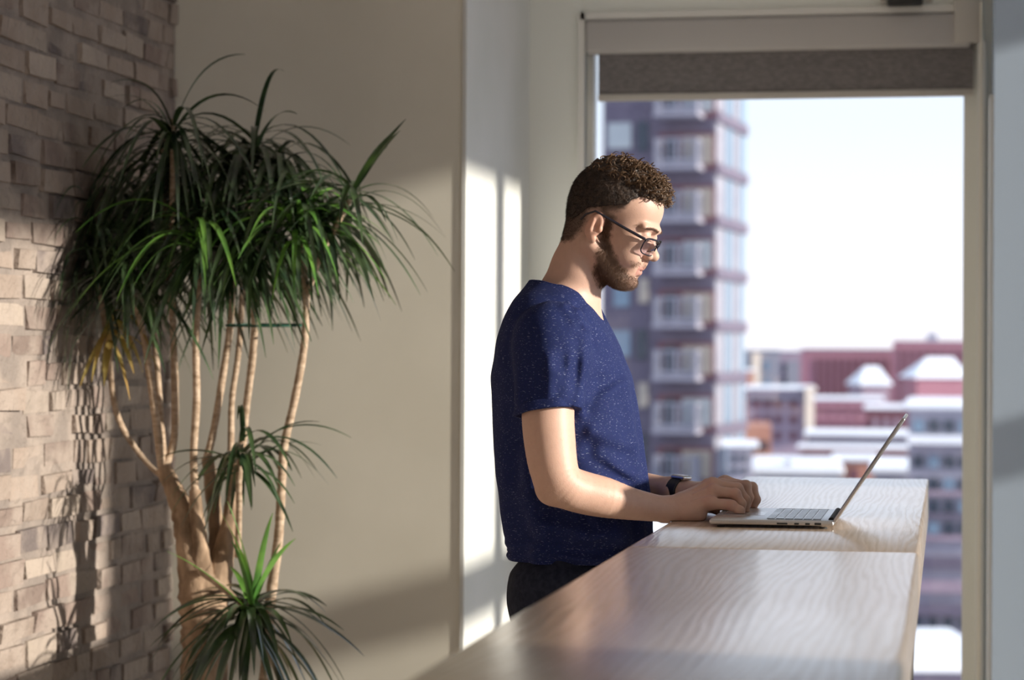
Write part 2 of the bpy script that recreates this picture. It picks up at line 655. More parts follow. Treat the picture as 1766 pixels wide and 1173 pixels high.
F = {
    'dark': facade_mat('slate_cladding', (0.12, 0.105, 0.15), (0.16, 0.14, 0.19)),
    'maroon': facade_mat('maroon_brick', (0.15, 0.07, 0.09), (0.20, 0.09, 0.11)),
    'red': facade_mat('red_brick_facade', (0.34, 0.16, 0.20), (0.42, 0.21, 0.26)),
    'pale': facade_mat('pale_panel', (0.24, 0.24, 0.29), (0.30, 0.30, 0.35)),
    'cream': facade_mat('cream_render', (0.78, 0.66, 0.55), (0.85, 0.74, 0.62)),
    'grey': facade_mat('grey_concrete', (0.28, 0.27, 0.33), (0.35, 0.34, 0.41)),
    'mauve': facade_mat('mauve_stone', (0.30, 0.23, 0.29), (0.38, 0.30, 0.36)),
    'orange': facade_mat('orange_brick', (0.42, 0.20, 0.15), (0.52, 0.27, 0.20)),
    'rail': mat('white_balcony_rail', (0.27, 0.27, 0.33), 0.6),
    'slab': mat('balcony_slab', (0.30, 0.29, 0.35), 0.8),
    'snow': mat('snow', (0.86, 0.88, 0.93), 0.8),
    'wdark': mat('dark_window_glass', (0.03, 0.045, 0.07), 0.15),
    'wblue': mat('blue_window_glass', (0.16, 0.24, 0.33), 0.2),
    'wcurt': mat('curtained_window', (0.40, 0.44, 0.47), 0.6),
    'wbeige': mat('beige_blind', (0.42, 0.37, 0.32), 0.7),
}
add_noise_color(F['snow'], (0.80, 0.82, 0.88), (0.90, 0.91, 0.94), 0.2, 3)
gm = mat('snowy_ground', (0.5, 0.5, 0.55), 0.9)
add_noise_color(gm, (0.22, 0.22, 0.27), (0.80, 0.82, 0.88), 0.03, 4)
b = MB()
b.box((-700, 20, GROUND_Z - 1), (700, 1500, GROUND_Z))
o = b.build('ground_outside', gm)
o['kind'] = 'structure'


def frame_at(u, v, D, yaw):
    """matrix with origin at the pixel's point, x to the building's right, y away, z up"""
    p = onD(u, v, D)
    return Matrix.Translation(p) @ Matrix.Rotation(yaw, 4, 'Z'), D / FPX


class Bld:
    """a building whose front face is given in photo pixels at its distance"""

    def __init__(self, name, label, u0, v0, u1, v1, D, depth, m, yaw=None, snow=None, group=None, toground=True):
        if yaw is None:      # turned so that its flanks are edge-on to the window
            yaw = YAW - math.atan(((u0 + u1) / 2 - IMG_W / 2) / FPX)
        self.mtx, self.s = frame_at(u0, v0, D, yaw)
        self.u0, self.v0 = u0, v0
        base = self.mtx.translation
        self.root = empty(name, (base.x, base.y, GROUND_Z))
        self.root.rotation_euler = (0, 0, yaw)
        self.H = base.z - GROUND_Z
        tag(self.root, label, 'building', group)
        w = (u1 - u0) * self.s
        bot = 0 if toground else self.H - (v1 - v0) * self.s
        self.w = w
        mb = MB()
        mb.box((0, 0, bot), (w, depth, self.H))
        mb.build('walls', m, self.root)
        if snow:
            mb = MB()
            mb.box((-0.3, -0.3, self.H), (w + 0.3, depth + 0.3, self.H + snow * self.s), 0.1)
            mb.build('snow_cover', F['snow'], self.root)

    def loc(self, u, v):
        return (u - self.u0) * self.s, self.H - (v - self.v0) * self.s

    def part(self, name, u0, v0, u1, v1, m, d0=-0.15, d1=0.1, parent=None):
        x0, z1 = self.loc(u0, v0)
        x1, z0 = self.loc(u1, v1)
        mb = MB()
        mb.box((x0, d0, z0), (x1, d1, z1))
        return mb.build(name, m, parent or self.root)


random.seed(11)
# --- the apartment tower
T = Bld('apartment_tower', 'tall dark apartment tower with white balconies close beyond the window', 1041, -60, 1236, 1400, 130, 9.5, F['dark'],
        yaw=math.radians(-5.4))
s = T.s
sc = 1.04   # the front turns away a little, so its pixels are stretched along it


def tu(u):
    return T.u0 + (u - T.u0) * sc


# width correction: rebuild front so that its right corner sits at 1236
T.root.scale = (1, 1, 1)
for k in range(-2, 12):
    v = 205 + 89.3 * k
    # recess behind the balcony
    T.part('recess', tu(1136), v - 62, tu(1232), v + 2, F['maroon'], -0.05, 0.05)
    T.part('window', tu(1178), v - 56, tu(1226), v - 8, F['wbeige'] if k % 3 else F['wcurt'], -0.14, 0.0)
    T.part('window', tu(1146), v - 56, tu(1168), v - 8, F['wdark'], -0.12, 0.0)
    T.part('balcony_slab', tu(1138), v - 4, tu(1212), v + 4, F['slab'], -1.9, 0.0)
    mb = MB()
    x0, z0 = T.loc(tu(1140), v - 4)
    x1, _ = T.loc(tu(1210), v)
    for yy in (-1.85,):
        mb.box((x0, yy, z0 + 1.32), (x1, yy + 0.09, z0 + 1.45))
        mb.box((x0, yy, z0 + 0.08), (x1, yy + 0.09, z0 + 0.30))
        x = x0
        while x < x1:
            mb.box((x, yy, z0 + 0.28), (x + 0.08, yy + 0.08, z0 + 1.34))
            x += 0.30
        for xx in (x0, x0 + (x1 - x0) / 2, x1 - 0.1):
            mb.box((xx, yy - 0.02, z0), (xx + 0.16, yy + 0.12, z0 + 1.45))
    for xx in (x0, x1 - 0.09):
        mb.box((xx, -1.85, z0 + 1.32), (xx + 0.09, 0, z0 + 1.45))
        mb.box((xx, -1.85, z0 + 0.1), (xx + 0.05, 0, z0 + 0.4))
        y = -1.7
        while y < 0:
            mb.box((xx, y, z0), (xx + 0.08, y + 0.08, z0 + 1.32))
            y += 0.3
    mb.build('railing', F['rail'], T.root)
    if k % 2 == 0:
        T.part('window', tu(1050), v + 8, tu(1090), v + 52, F['wcurt'] if k in (0, 2) else F['wblue'], -0.12, 0.02)
        T.part('window', tu(1100), v + 6, tu(1118), v + 58, F['wdark'], -0.12, 0.02)
    else:
        T.part('window', tu(1062), v + 4, tu(1088), v + 56, F['wblue'], -0.12, 0.02)
        T.part('window', tu(1104), v + 8, tu(1120), v + 50, F['wbeige'] if k in (3, 5) else F['wdark'], -0.12, 0.02)
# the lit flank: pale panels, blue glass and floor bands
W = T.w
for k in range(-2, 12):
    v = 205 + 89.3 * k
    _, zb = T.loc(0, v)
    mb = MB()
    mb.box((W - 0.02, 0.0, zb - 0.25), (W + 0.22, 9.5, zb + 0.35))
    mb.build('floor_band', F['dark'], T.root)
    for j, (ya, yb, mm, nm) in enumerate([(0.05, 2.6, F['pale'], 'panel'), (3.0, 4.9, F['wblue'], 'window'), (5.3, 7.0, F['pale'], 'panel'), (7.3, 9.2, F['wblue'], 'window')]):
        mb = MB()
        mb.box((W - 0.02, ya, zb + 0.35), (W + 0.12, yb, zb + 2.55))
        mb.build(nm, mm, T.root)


def win_grid(B, us, vs, w, h, m, name='window'):
    for v in vs:
        for u in us:
            B.part(name, u, v, u + w, v + h, m)


# --- long red block on the skyline
B = Bld('long_red_building', 'long red building with tall dark window strips on the skyline', 1378, 602, 1540, 760, 420, 30, F['red'], snow=2, yaw=math.radians(1.5))
win_grid(B, range(1406, 1536, 12), [618], 6, 100, F['maroon'])
B = Bld('tall_red_building', 'higher red building with a small roof house at the right of the skyline', 1541, 588, 1700, 740, 385, 25, F['red'], snow=1.5, yaw=math.radians(1.5))
win_grid(B, range(1550, 1690, 13), [602], 6, 100, F['maroon'])
B.part('roof_house', 1598, 574, 1616, 589, F['grey'], 2, 8)
# snow-covered slopes between
def slope(name, label, u0, v0, u1, v1, D, m=None):
    s = D / FPX
    p = onD(u0, v1, D)
    r = empty(name, (p.x, p.y, GROUND_Z))
    r.rotation_euler = (0, 0, YAW)
    tag(r, label, 'building')
    w = (u1 - u0) * s
    h = (v1 - v0) * s
    H = p.z - GROUND_Z
    mb = MB()
    mb.box((0, 0, 0), (w, 14, H))
    mb.build('walls', m or F['mauve'], r)
    mb = MB()
    bm = mb.bm
    vs = [bm.verts.new(c) for c in [(-0.5, -0.5, H), (w + 0.5, -0.5, H), (w + 0.5, 14.5, H), (-0.5, 14.5, H), (0.35 * w, 7, H + h), (w * 0.9, 7, H + h)]]
    for f in [(0, 1, 5, 4), (1, 2, 5), (2, 3, 4, 5), (3, 0, 4), (3, 2, 1, 0)]:
        bm.faces.new([vs[i] for i in f])
    mb.build('snowy_roof', F['snow'], r)
    return r


slope('gabled_house', 'house with a steep snowy roof in front of the long red building', 1488, 632, 1534, 664, 330)
slope('gabled_house', 'wide snowy hipped roof before the tall red building, by the window frame', 1582, 616, 1668, 652, 340, F['red'])
# --- pale blocks at the left of the skyline
B = Bld('pale_office_building', 'pale cream and lilac office building beside the tower', 1284, 604, 1345, 700, 350, 22, F['pale'], snow=2, yaw=math.radians(4.5))
win_grid(B, (1300, 1318), (622, 650), 8, 18, F['wblue'])
B.part('corner_panel', 1297, 608, 1311, 668, F['cream'], -0.4, 0.1)
B = Bld('lilac_building', 'small lilac building between the pale block and the long red one', 1340, 606, 1381, 700, 380, 22, F['mauve'], snow=2, yaw=math.radians(4.5))
win_grid(B, (1350, 1366), (628, 650), 9, 14, F['wdark'])
B.part('bay', 1356, 622, 1378, 665, F['pale'], -1.2, 0.1)
# --- middle distance
B = Bld('brick_warehouse', 'flat roofed mauve warehouse with a cream end wall', 1288, 672, 1402, 900, 230, 20, F['mauve'], snow=4)
win_grid(B, (1299, 1318, 1336, 1362), (690, 716, 744), 11, 14, F['maroon'])
B.part('end_wall', 1388, 666, 1403, 756, F['cream'], -1.0, 0.2)
B.part('cornice', 1288, 682, 1388, 687, F['pale'], -0.5, 0.1)
B = Bld('maroon_block', 'plain maroon block with a thin snow line on its roof', 1494, 706, 1568, 800, 240, 12, F['maroon'], snow=6)
win_grid(B, (1506, 1524, 1542), (722,), 8, 16, F['mauve'])
B = Bld('low_terrace', 'long low terrace under thick snow across the middle of the view', 1392, 752, 1580, 860, 205, 8, F['mauve'], snow=8)
B.part('fascia', 1392, 756, 1580, 764, F['dark'], -0.3, 0.1)
win_grid(B, (1410, 1436, 1470, 1530), (768,), 12, 9, F['maroon'])
B = Bld('low_terrace', 'mauve terrace with a pale parapet one street nearer', 1380, 774, 1570, 880, 180, 6, F['mauve'], snow=4)
B.part('parapet', 1380, 776, 1570, 783, F['maroon'], -0.3, 0.1)
B = Bld('brick_annex', 'small orange brick annex with a snowy top behind the laptop', 1441, 796, 1506, 860, 158, 6, F['orange'], snow=9)
B.part('door', 1466, 808, 1480, 828, F['maroon'])
B = Bld('snowy_shed', 'low building with a broad white roof behind the far table end', 1300, 820, 1446, 900, 138, 16, F['grey'], snow=14)
win_grid(B, (1320, 1350, 1390), (826,), 14, 10, F['wdark'])
B.part('roof_vent', 1352, 800, 1364, 808, F['grey'], 3, 5)
B = Bld('snowy_shed', 'white roofed shed right of the orange annex', 1508, 818, 1566, 900, 136, 14, F['grey'], snow=12)
B = Bld('orange_house', 'orange brick house at the foot of the tower', 1240, 735, 1330, 1000, 165, 12, F['orange'], snow=0)
win_grid(B, (1296, 1314), (760, 790), 9, 16, F['wdark'])
B = Bld('grey_house', 'narrow grey house in front of the orange brick one', 1256, 770, 1298, 1000, 112, 6, F['grey'], snow=3)
win_grid(B, (1262, 1280), (784, 806), 8, 12, F['wdark'])
# --- the near right building
B = Bld('office_block', 'grey banded office block with rows of windows by the right window frame', 1567, 706, 1720, 1250, 118, 16, F['grey'], snow=12)
for r_, v in enumerate((724, 786, 824, 862, 900)):
    for u in range(1575, 1710, 26):
        B.part('window', u, v, u + 18, v + 20, F['wdark'] if (r_ + u) % 3 else F['wblue'])
B.part('snow_ledge', 1566, 750, 1720, 764, F['snow'], -1.2, 0.1)
for i, v in enumerate((845, 884, 922, 958, 1000, 1040)):
    B.part('band', 1566, v, 1720, v + (8 if i < 3 else 20), F['mauve'] if i % 2 == 0 else F['dark'], -0.3, 0.1)
for u in range(1575, 1710, 26):
    B.part('window', u, 1062, u + 17, 1083, F['wdark'])
# near snowy roofs below us
p = onD(1560, 1090, 78)


def flat_roof(name, label, u0, u1, v_far, v_near, D):
    """a flat roof seen from above; D is the distance of its near edge"""
    pn_ = onD(u0, v_near, D)
    pf = onZ(u0, v_far, pn_.z)
    s = D / FPX
    r = empty(name, (pn_.x, pn_.y, GROUND_Z))
    r.rotation_euler = (0, 0, YAW)
    tag(r, label, 'building')
    w = (u1 - u0) * s
    H = pn_.z - GROUND_Z
    dep = (pf - pn_).length
    mb = MB()
    mb.box((0, 0, 0), (w, dep, H - 0.3))
    mb.build('walls', F['dark'], r)
    mb = MB()
    mb.box((-0.2, -0.2, H - 0.3), (w + 0.2, dep + 0.2, H), 0.08)
    mb.build('snow_cover', F['snow'], r)
    return r


flat_roof('snowy_low_building', 'low building with a flat snow covered roof below the office block', 1500, 1720, 1084, 1140, 62)
flat_roof('snowy_low_building', 'low building with a flat snowy roof seen between the person and the table', 990, 1280, 880, 1010, 80)
# lots of plain roofs further off so that the streets are not empty
for i, (u, v, w_, D, k) in enumerate([(1640, 640, 60, 460, 'mauve'), (1290, 640, 100, 460, 'red'), (1400, 690, 120, 300, 'red'), (1240, 640, 60, 300, 'orange')]):
    B = Bld('distant_block', ['lilac block far off at the right window frame', 'red block far off beside the tower',
                              'red block rising behind the snowy middle terrace', 'orange block just right of the tower, half hidden'][i],
            u, v, u + w_, v + 200, D, 20, F[k], snow=3)
    win_grid(B, range(u + 8, u + w_ - 8, 16), (v + 12, v + 34), 8, 12, F['maroon'])

# ------------------------------------------------------------------ the laptop
alu = mat('laptop_aluminium', (0.62, 0.62, 0.64), 0.32, 1.0)
add_noise_color(alu, (0.60, 0.60, 0.62), (0.64, 0.64, 0.66), 400)
keyc = mat('laptop_key_black', (0.035, 0.035, 0.04), 0.25)
rub = mat('laptop_rubber', (0.02, 0.02, 0.02), 0.7)
scr = mat('laptop_screen_glass', (0.01, 0.01, 0.012), 0.08)
padm = mat('laptop_trackpad', (0.55, 0.55, 0.57), 0.25, 0.6)
portm = mat('laptop_port', (0.01, 0.01, 0.01), 0.5)
lp0 = onZ(1222, 909, TABLE_Z)
lp1 = onZ(1437, 914, TABLE_Z)
LY0 = (lp0.y + lp1.y) / 2
LX0 = onY(1223, 905, LY0).x
LX1 = onY(1438, 905, LY0).x
LDEP = LX1 - LX0
LWID = 0.335
print('laptop', LX0, LX1, LY0, LDEP)
lap = empty('laptop', ((LX0 + LX1) / 2, LY0 + LWID / 2, TABLE_Z))
tag(lap, 'open thin silver laptop with black keys on the oak bar table', 'laptop')
hx = LDEP / 2
hy = LWID / 2
TB = 0.0155                  # body thickness at the hinge
b = MB()
vs = b.box((-hx, -hy, 0.002), (hx, hy, TB), 0.0035, 3)
for v in b.bm.verts:         # the underside rises to a thin lip
    if v.co.z < 0.008:
        e = max(abs(v.co.x) / hx, abs(v.co.y) / hy)
        if e > 0.93:
            v.co.z += 0.004
b.build('base', alu, lap, True)
for sx in (-1, 1):
    for sy in (-1, 1):
        b = MB()
        b.lathe([(0.007, 0), (0.0075, 0.0012), (0.007, 0.0026)], (sx * (hx - 0.02), sy * (hy - 0.02), 0), 16)
        b.build('rubber_foot', rub, lap)
# keyboard: person sits on the -x side, rows run along y; the hinge is at +x
kb0, kb1 = -0.012, hx - 0.024
rows = 6
kw = 0.272
rp_ = (kb1 - kb0) / rows
for r_ in range(rows):
    x0 = kb0 + r_ * rp_
    n = [9, 12, 13, 14, 14, 14][r_]
    if r_ == 0:
        ws = [1, 1, 1, 1.25, 5, 1.25, 1, 1, 1]
    elif r_ == 1:
        ws = [2.1] + [1] * 10 + [2.1]
    elif r_ == 2:
        ws = [1.7] + [1] * 11 + [1.7]
    elif r_ == 3:
        ws = [1.5] + [1] * 12 + [1.2]
    else:
        ws = [1] * 13 + [1.4]
    tot = sum(ws)
    yy = -kw / 2
    for w_ in ws:
        ww = kw * w_ / tot
        b = MB()
        b.box((x0 + 0.0013, yy + 0.0013, TB - 0.0006), (x0 + rp_ - 0.0013, yy + ww - 0.0013, TB + 0.0011), 0.0005, 1)
        b.build('key', keyc, lap, True)
        yy += ww
b = MB()
b.box((-hx + 0.012, -0.053, TB - 0.0005), (-0.022, 0.053, TB + 0.0003), 0.0002, 1)
b.build('trackpad', padm, lap)
for sy in (-1, 1):
    b = MB()
    b.box((kb0 + 0.004, sy * (kw / 2 + 0.0145) - 0.0055, TB - 0.0004), (kb1, sy * (kw / 2 + 0.0145) + 0.0055, TB + 0.0003))
    b.build('speaker_grille', mat('speaker_grille', (0.12, 0.12, 0.125), 0.6, 0.7), lap)
# ports on the near side
for (xa, w_, h_) in ((0.010, 0.020, 0.004), (0.042, 0.009, 0.0042), (0.062, 0.009, 0.0042), (0.079, 0.0125, 0.005)):
    b = MB()
    b.box((xa, -hy - 0.0003, 0.0075), (xa + w_, -hy + 0.004, 0.0075 + h_ * 0.9), 0.0008, 2)
    b.build('port', portm, lap)
b = MB()
b.tube([(hx - 0.006, -hy + 0.03, TB - 0.001), (hx - 0.006, hy - 0.03, TB - 0.001)], 0.0058, 16)
b.build('hinge', rub, lap, True)
# lid
tip = onY(1557, 720, LY0)
lx = tip.x - lap.location.x
lz = tip.z - TABLE_Z
hxp, hzp = hx - 0.004, TB - 0.003
ang = math.atan2(lz - hzp, lx - hxp)
ll = math.hypot(lz - hzp, lx - hxp)
print('lid', ll, math.degrees(ang))
lm = Matrix.Translation((hxp, 0, hzp)) @ Matrix.Rotation(-ang, 4, 'Y')


def lidpart(mb, name, m, parent):
    bmesh.ops.transform(mb.bm, matrix=lm, verts=mb.bm.verts)
    return mb.build(name, m, parent, True)


b = MB()
b.box((0.004, -hy, -0.0065), (ll, hy, 0.0), 0.0026, 3)
lid = lidpart(b, 'lid', alu, lap)
b = MB()
b.box((0.012, -hy + 0.005, -0.0002), (ll - 0.005, hy - 0.005, 0.0006))
lidpart(b, 'screen_bezel', portm, lid)
b = MB()
b.box((0.024, -hy + 0.014, 0.0004), (ll - 0.014, hy - 0.014, 0.0010))
lidpart(b, 'screen', scr, lid)

# ------------------------------------------------------------------ implicit-surface modelling
class Prim:
    """signed distance piece: op 'add' / 'sub', smooth blend k"""

    def __init__(self, fn, c, r, k=0.01, op='add'):
        self.fn, self.c, self.r, self.k, self.op = fn, np.array(c, dtype=np.float32), r, k, op


def p_cone(a, b, ra, rb, k=0.01, op='add'):
    a = np.array(a, dtype=np.float32)
    b = np.array(b, dtype=np.float32)
    ab = b - a
    L2 = max(float(ab @ ab), 1e-12)

    def fn(P):
        t = np.clip(((P - a) @ ab) / L2, 0, 1)
        d = P - a - t[:, None] * ab
        return np.sqrt((d * d).sum(1)) - (ra + (rb - ra) * t)
    return Prim(fn, (a + b) / 2, math.sqrt(L2) / 2 + max(ra, rb), k, op)


def p_ell(c, r, R=None, k=0.01, op='add'):
    """ellipsoid; R = 3x3 whose columns are its axes"""
    c = np.array(c, dtype=np.float32)
    r = np.array(r, dtype=np.float32)
    R = np.eye(3, dtype=np.float32) if R is None else np.array(R, dtype=np.float32)

    def fn(P):
        q = (P - c) @ R
        k0 = np.sqrt(((q / r) ** 2).sum(1))
        k1 = np.sqrt(((q / (r * r)) ** 2).sum(1))
        return k0 * (k0 - 1.0) / np.maximum(k1, 1e-9)
    return Prim(fn, c, float(r.max()), k, op)


def p_path(pts, rad, k=0.012):
    segs = [p_cone(pts[i], pts[i + 1], rad[i], rad[i + 1]) for i in range(len(pts) - 1)]
    A = np.array(pts)

    def fn(P):
        d = segs[0].fn(P)
        for q in segs[1:]:
            d = np.minimum(d, q.fn(P))
        return d
    c = (A.min(0) + A.max(0)) / 2
    return Prim(fn, c, float(np.linalg.norm(A - c, axis=1).max() + max(rad)), k)


def catmull(P, n):
    P = [np.array(p, dtype=float) for p in P]
    P = [2 * P[0] - P[1]] + P + [2 * P[-1] - P[-2]]
    out = []
    for i in range(1, len(P) - 2):
        for j in range(n):
            t = j / n
            a, b_, c, d = P[i - 1], P[i], P[i + 1], P[i + 2]
            out.append(0.5 * (2 * b_ + (c - a) * t + (2 * a - 5 * b_ + 4 * c - d) * t * t + (3 * b_ - a - 3 * c + d) * t ** 3))
    out.append(P[-2])
    return out


def eval_prims(P, prims, far=0.05):
    lo, hi = P.min(0), P.max(0)
    D = np.full(len(P), far, dtype=np.float32)
    for p in prims:
        q = np.clip(p.c, lo, hi)
        if np.linalg.norm(p.c - q) > p.r + max(p.k, 0.004) + (far if p.op == 'add' else 0.02):
            continue
        d = p.fn(P).astype(np.float32)
        if p.op == 'add':
            h = np.clip(0.5 + 0.5 * (D - d) / p.k, 0, 1)
            D = D * (1 - h) + d * h - p.k * h * (1 - h)
        else:
            h = np.clip(0.5 - 0.5 * (D + d) / p.k, 0, 1)
            D = D * (1 - h) - d * h + p.k * h * (1 - h)
    return D


def mesh_sdf(fn, lo, hi, h, block=8, slack=1.6):
    """fn(P)->distance. Sparse sampling + naive surface nets."""
    lo = np.array(lo, dtype=np.float64)
    n = np.ceil((np.array(hi) - lo) / h / block).astype(int)
    N = n * block + 1
    F = np.full(tuple(N), 1.0, dtype=np.float32)
    bi = np.stack(np.meshgrid(*[np.arange(k) for k in n], indexing='ij'), -1).reshape(-1, 3)
    half = block * h / 2
    # coarse pass in spatial chunks
    keep = []
    key = (bi // 6)
    kid = (key[:, 0] * 1000 + key[:, 1]) * 1000 + key[:, 2]
    order = np.argsort(kid, kind='stable')
    bi = bi[order]
    kid = kid[order]
    cuts = np.flatnonzero(np.diff(kid)) + 1
    g = np.arange(block + 1)
    off = np.stack(np.meshgrid(g, g, g, indexing='ij'), -1).reshape(-1, 3)
    for grp in np.split(np.arange(len(bi)), cuts):
        C = (lo + (bi[grp] * block + block / 2) * h).astype(np.float32)
        d = fn(C)
        sel = bi[grp][np.abs(d) < half * 1.733 * slack]
        ins = bi[grp][d <= -half * 1.733 * slack]
        for q in ins:
            q = q * block
            F[q[0]:q[0] + block + 1, q[1]:q[1] + block + 1, q[2]:q[2] + block + 1] = -1.0
        if len(sel):
            keep.append(sel)
    for sel in keep:
        idx = (sel[:, None, :] * block + off[None]).reshape(-1, 3)
        P = (lo + idx * h).astype(np.float32)
        F[idx[:, 0], idx[:, 1], idx[:, 2]] = fn(P)
    S = (F < 0)
    cnt = np.zeros(tuple(N - 1), dtype=np.uint8)
    for a in (0, 1):
        for b_ in (0, 1):
            for c in (0, 1):
                cnt += S[a:N[0] - 1 + a, b_:N[1] - 1 + b_, c:N[2] - 1 + c]
    cells = np.argwhere((cnt > 0) & (cnt < 8))
    vid = np.full(tuple(N - 1), -1, dtype=np.int32)
    vid[cells[:, 0], cells[:, 1], cells[:, 2]] = np.arange(len(cells))
    acc = np.zeros((len(cells), 3))
    w = np.zeros(len(cells))
    corners = [(a, b_, c) for a in (0, 1) for b_ in (0, 1) for c in (0, 1)]
    val = {c: F[cells[:, 0] + c[0], cells[:, 1] + c[1], cells[:, 2] + c[2]].astype(np.float64) for c in corners}
    for c in corners:
        for ax in range(3):
            if c[ax] == 0:
                c2 = list(c)
                c2[ax] = 1
                c2 = tuple(c2)
                va, vb = val[c], val[c2]
                m_ = (va < 0) != (vb < 0)
                t = np.where(m_, va / np.where(m_, va - vb, 1), 0)
                pt = np.tile(np.array(c, dtype=float), (len(cells), 1))
                pt[:, ax] = t
                acc += pt * m_[:, None]
                w += m_
    V = lo + (cells + acc / w[:, None]) * h
    faces = []
    for ax in range(3):
        o1, o2 = [(1, 2), (2, 0), (0, 1)][ax]
        sl0 = [slice(None)] * 3
        sl1 = [slice(None)] * 3
        sl0[ax] = slice(0, -1)
        sl1[ax] = slice(1, None)
        E = S[tuple(sl0)] != S[tuple(sl1)]
        e = np.argwhere(E)
        ok = (e[:, o1] > 0) & (e[:, o2] > 0) & (e[:, o1] < N[o1] - 1) & (e[:, o2] < N[o2] - 1)
        e = e[ok]
        q = []
        for d1, d2 in ((-1, -1), (0, -1), (0, 0), (-1, 0)):
            c = e.copy()
            c[:, o1] += d1
            c[:, o2] += d2
            q.append(vid[c[:, 0], c[:, 1], c[:, 2]])
        q = np.stack(q, 1)
        flip = ~S[e[:, 0], e[:, 1], e[:, 2]]
        q[flip] = q[flip][:, ::-1]
        faces.append(q)
    faces = np.concatenate(faces)
    faces = faces[(faces >= 0).all(1)]
    return V, faces


def vnoise(P, scale, seed=0):
    """smooth value noise, P (n,3) in metres"""
    Q = P * scale + seed * 17.13
    i = np.floor(Q).astype(np.int64)
    f = Q - i
    f = f * f * (3 - 2 * f)

    def hsh(a, b_, c):
        n_ = (a * 73856093) ^ (b_ * 19349663) ^ (c * 83492791) ^ (seed * 2654435)
        n_ = (n_ ^ (n_ >> 13)) * 1274126177
        return ((n_ & 0xffff) / 65535.0)
    r = 0
    for a in (0, 1):
        for b_ in (0, 1):
            for c in (0, 1):
                wt = (f[:, 0] if a else 1 - f[:, 0]) * (f[:, 1] if b_ else 1 - f[:, 1]) * (f[:, 2] if c else 1 - f[:, 2])
                r = r + wt * hsh(i[:, 0] + a, i[:, 1] + b_, i[:, 2] + c)
    return r * 2 - 1


def poly_sd(pts, x, y):
    """signed distance to a closed polygon, negative inside"""
    pts = np.array(pts, dtype=float)
    d = np.full(len(x), 1e18)
    ins = np.zeros(len(x), dtype=bool)
    n_ = len(pts)
    for i in range(n_):
        a = pts[i]
        b_ = pts[(i + 1) % n_]
        e = b_ - a
        wx, wy = x - a[0], y - a[1]
        t = np.clip((wx * e[0] + wy * e[1]) / (e @ e + 1e-12), 0, 1)
        d = np.minimum(d, (wx - e[0] * t) ** 2 + (wy - e[1] * t) ** 2)
        c = ((a[1] <= y) & (b_[1] > y)) | ((b_[1] <= y) & (a[1] > y))
        xs = a[0] + (y - a[1]) / (b_[1] - a[1] if b_[1] != a[1] else 1e-9) * e[0]
        ins ^= c & (x < xs)
    d = np.sqrt(d)
    return np.where(ins, -d, d)


def sstep(a, b_, x):
    t = np.clip((x - a) / (b_ - a), 0, 1)
    return t * t * (3 - 2 * t)


# ------------------------------------------------------------------ the person: landmarks
YM = 4.56                                  # his mid plane
PXM = 1.155e-3                             # metres per photo pixel there
HO = onY(1060, 390, YM)                    # head origin
PITCH = math.radians(20)
YW = math.radians(4)                        # face turned a touch towards the room
HF = np.array([math.cos(PITCH) * math.cos(YW), -math.cos(PITCH) * math.sin(YW), -math.sin(PITCH)])   # face forward
HU = np.array([math.sin(PITCH) * math.cos(YW), -math.sin(PITCH) * math.sin(YW), math.cos(PITCH)])    # crown
HL = np.array([math.sin(YW), math.cos(YW), 0])
HR_ = np.stack([HF, HL, HU], 1)            # columns
HO = np.array(HO)


def H(f, r, n):
    """head-local photo pixels -> world"""
    return HO + (HF * f + HL * r + HU * n) * PXM


def hloc(P):
    q = (P - HO) / PXM
    return q @ HF, q @ HL, q @ HU


def HE(c, r, k=8, op='add', rot=None):
    R = HR_ if rot is None else HR_ @ np.array(rot)
    return p_ell(H(*c), np.array(r) * PXM, R, k * PXM, op)


def HC(a, b_, ra, rb, k=8, op='add'):
    return p_cone(H(*a), H(*b_), ra * PXM, rb * PXM, k * PXM, op)


def rotz2(deg):
    c, s = math.cos(math.radians(deg)), math.sin(math.radians(deg))
    return [[c, -s, 0], [s, c, 0], [0, 0, 1]]


def roty2(deg):
    c, s = math.cos(math.radians(deg)), math.sin(math.radians(deg))
    return [[c, 0, s], [0, 1, 0], [-s, 0, c]]


skull = [
    HE((-14, 0, 42), (75, 64, 63), 10),
    HE((28, 0, 40), (43, 52, 46), 20),
    HE((-42, 0, 8), (44, 54, 50), 20),
]
face = [
    HE((26, 0, -10), (45, 50, 55), 16),
    HE((18, 0, -55), (44, 43, 38), 18),          # lower face
    HE((50, 0, -80), (21, 24, 16), 16),          # chin
    HE((58, 0, -56), (13, 24, 20), 12),          # muzzle
]
for s_ in (-1, 1):
    face += [
        HC((-18, s_ * 47, -42), (40, s_ * 22, -82), 14, 13, 18),    # jaw line
        HE((46, s_ * 38, -12), (20, 15, 14), 14),                   # cheekbone
        HE((44, s_ * 34, -38), (22, 15, 18), 16),                   # cheek
        HC((71, s_ * 10, 17), (58, s_ * 40, 16), 7, 7, 8),          # brow ridge
        HE((79, s_ * 26, 2), (13, 15, 9.5), 6, 'sub'),              # eye socket
        HE((60.5, s_ * 27, 2), (11.5, 13, 11), 3),                  # lidded eye
        HC((70, s_ * 16, -1), (64, s_ * 40, -3), 2.2, 2.0, 3),      # lower rim of the upper lid
    ]
face += [
    HC((67, 0, 12), (75, 0, -12), 5.0, 5.6, 7),       # nose bridge
    HC((75, 0, -12), (82, 0, -25), 5.6, 8.0, 5),
    HE((82, 0, -26), (9.5, 9, 8.5), 5),
]
for s_ in (-1, 1):
    face += [HE((74, s_ * 10, -29), (9, 5.5, 7), 3),
             HE((78, s_ * 5.5, -36), (4.5, 2.6, 3.0), 2, 'sub')]
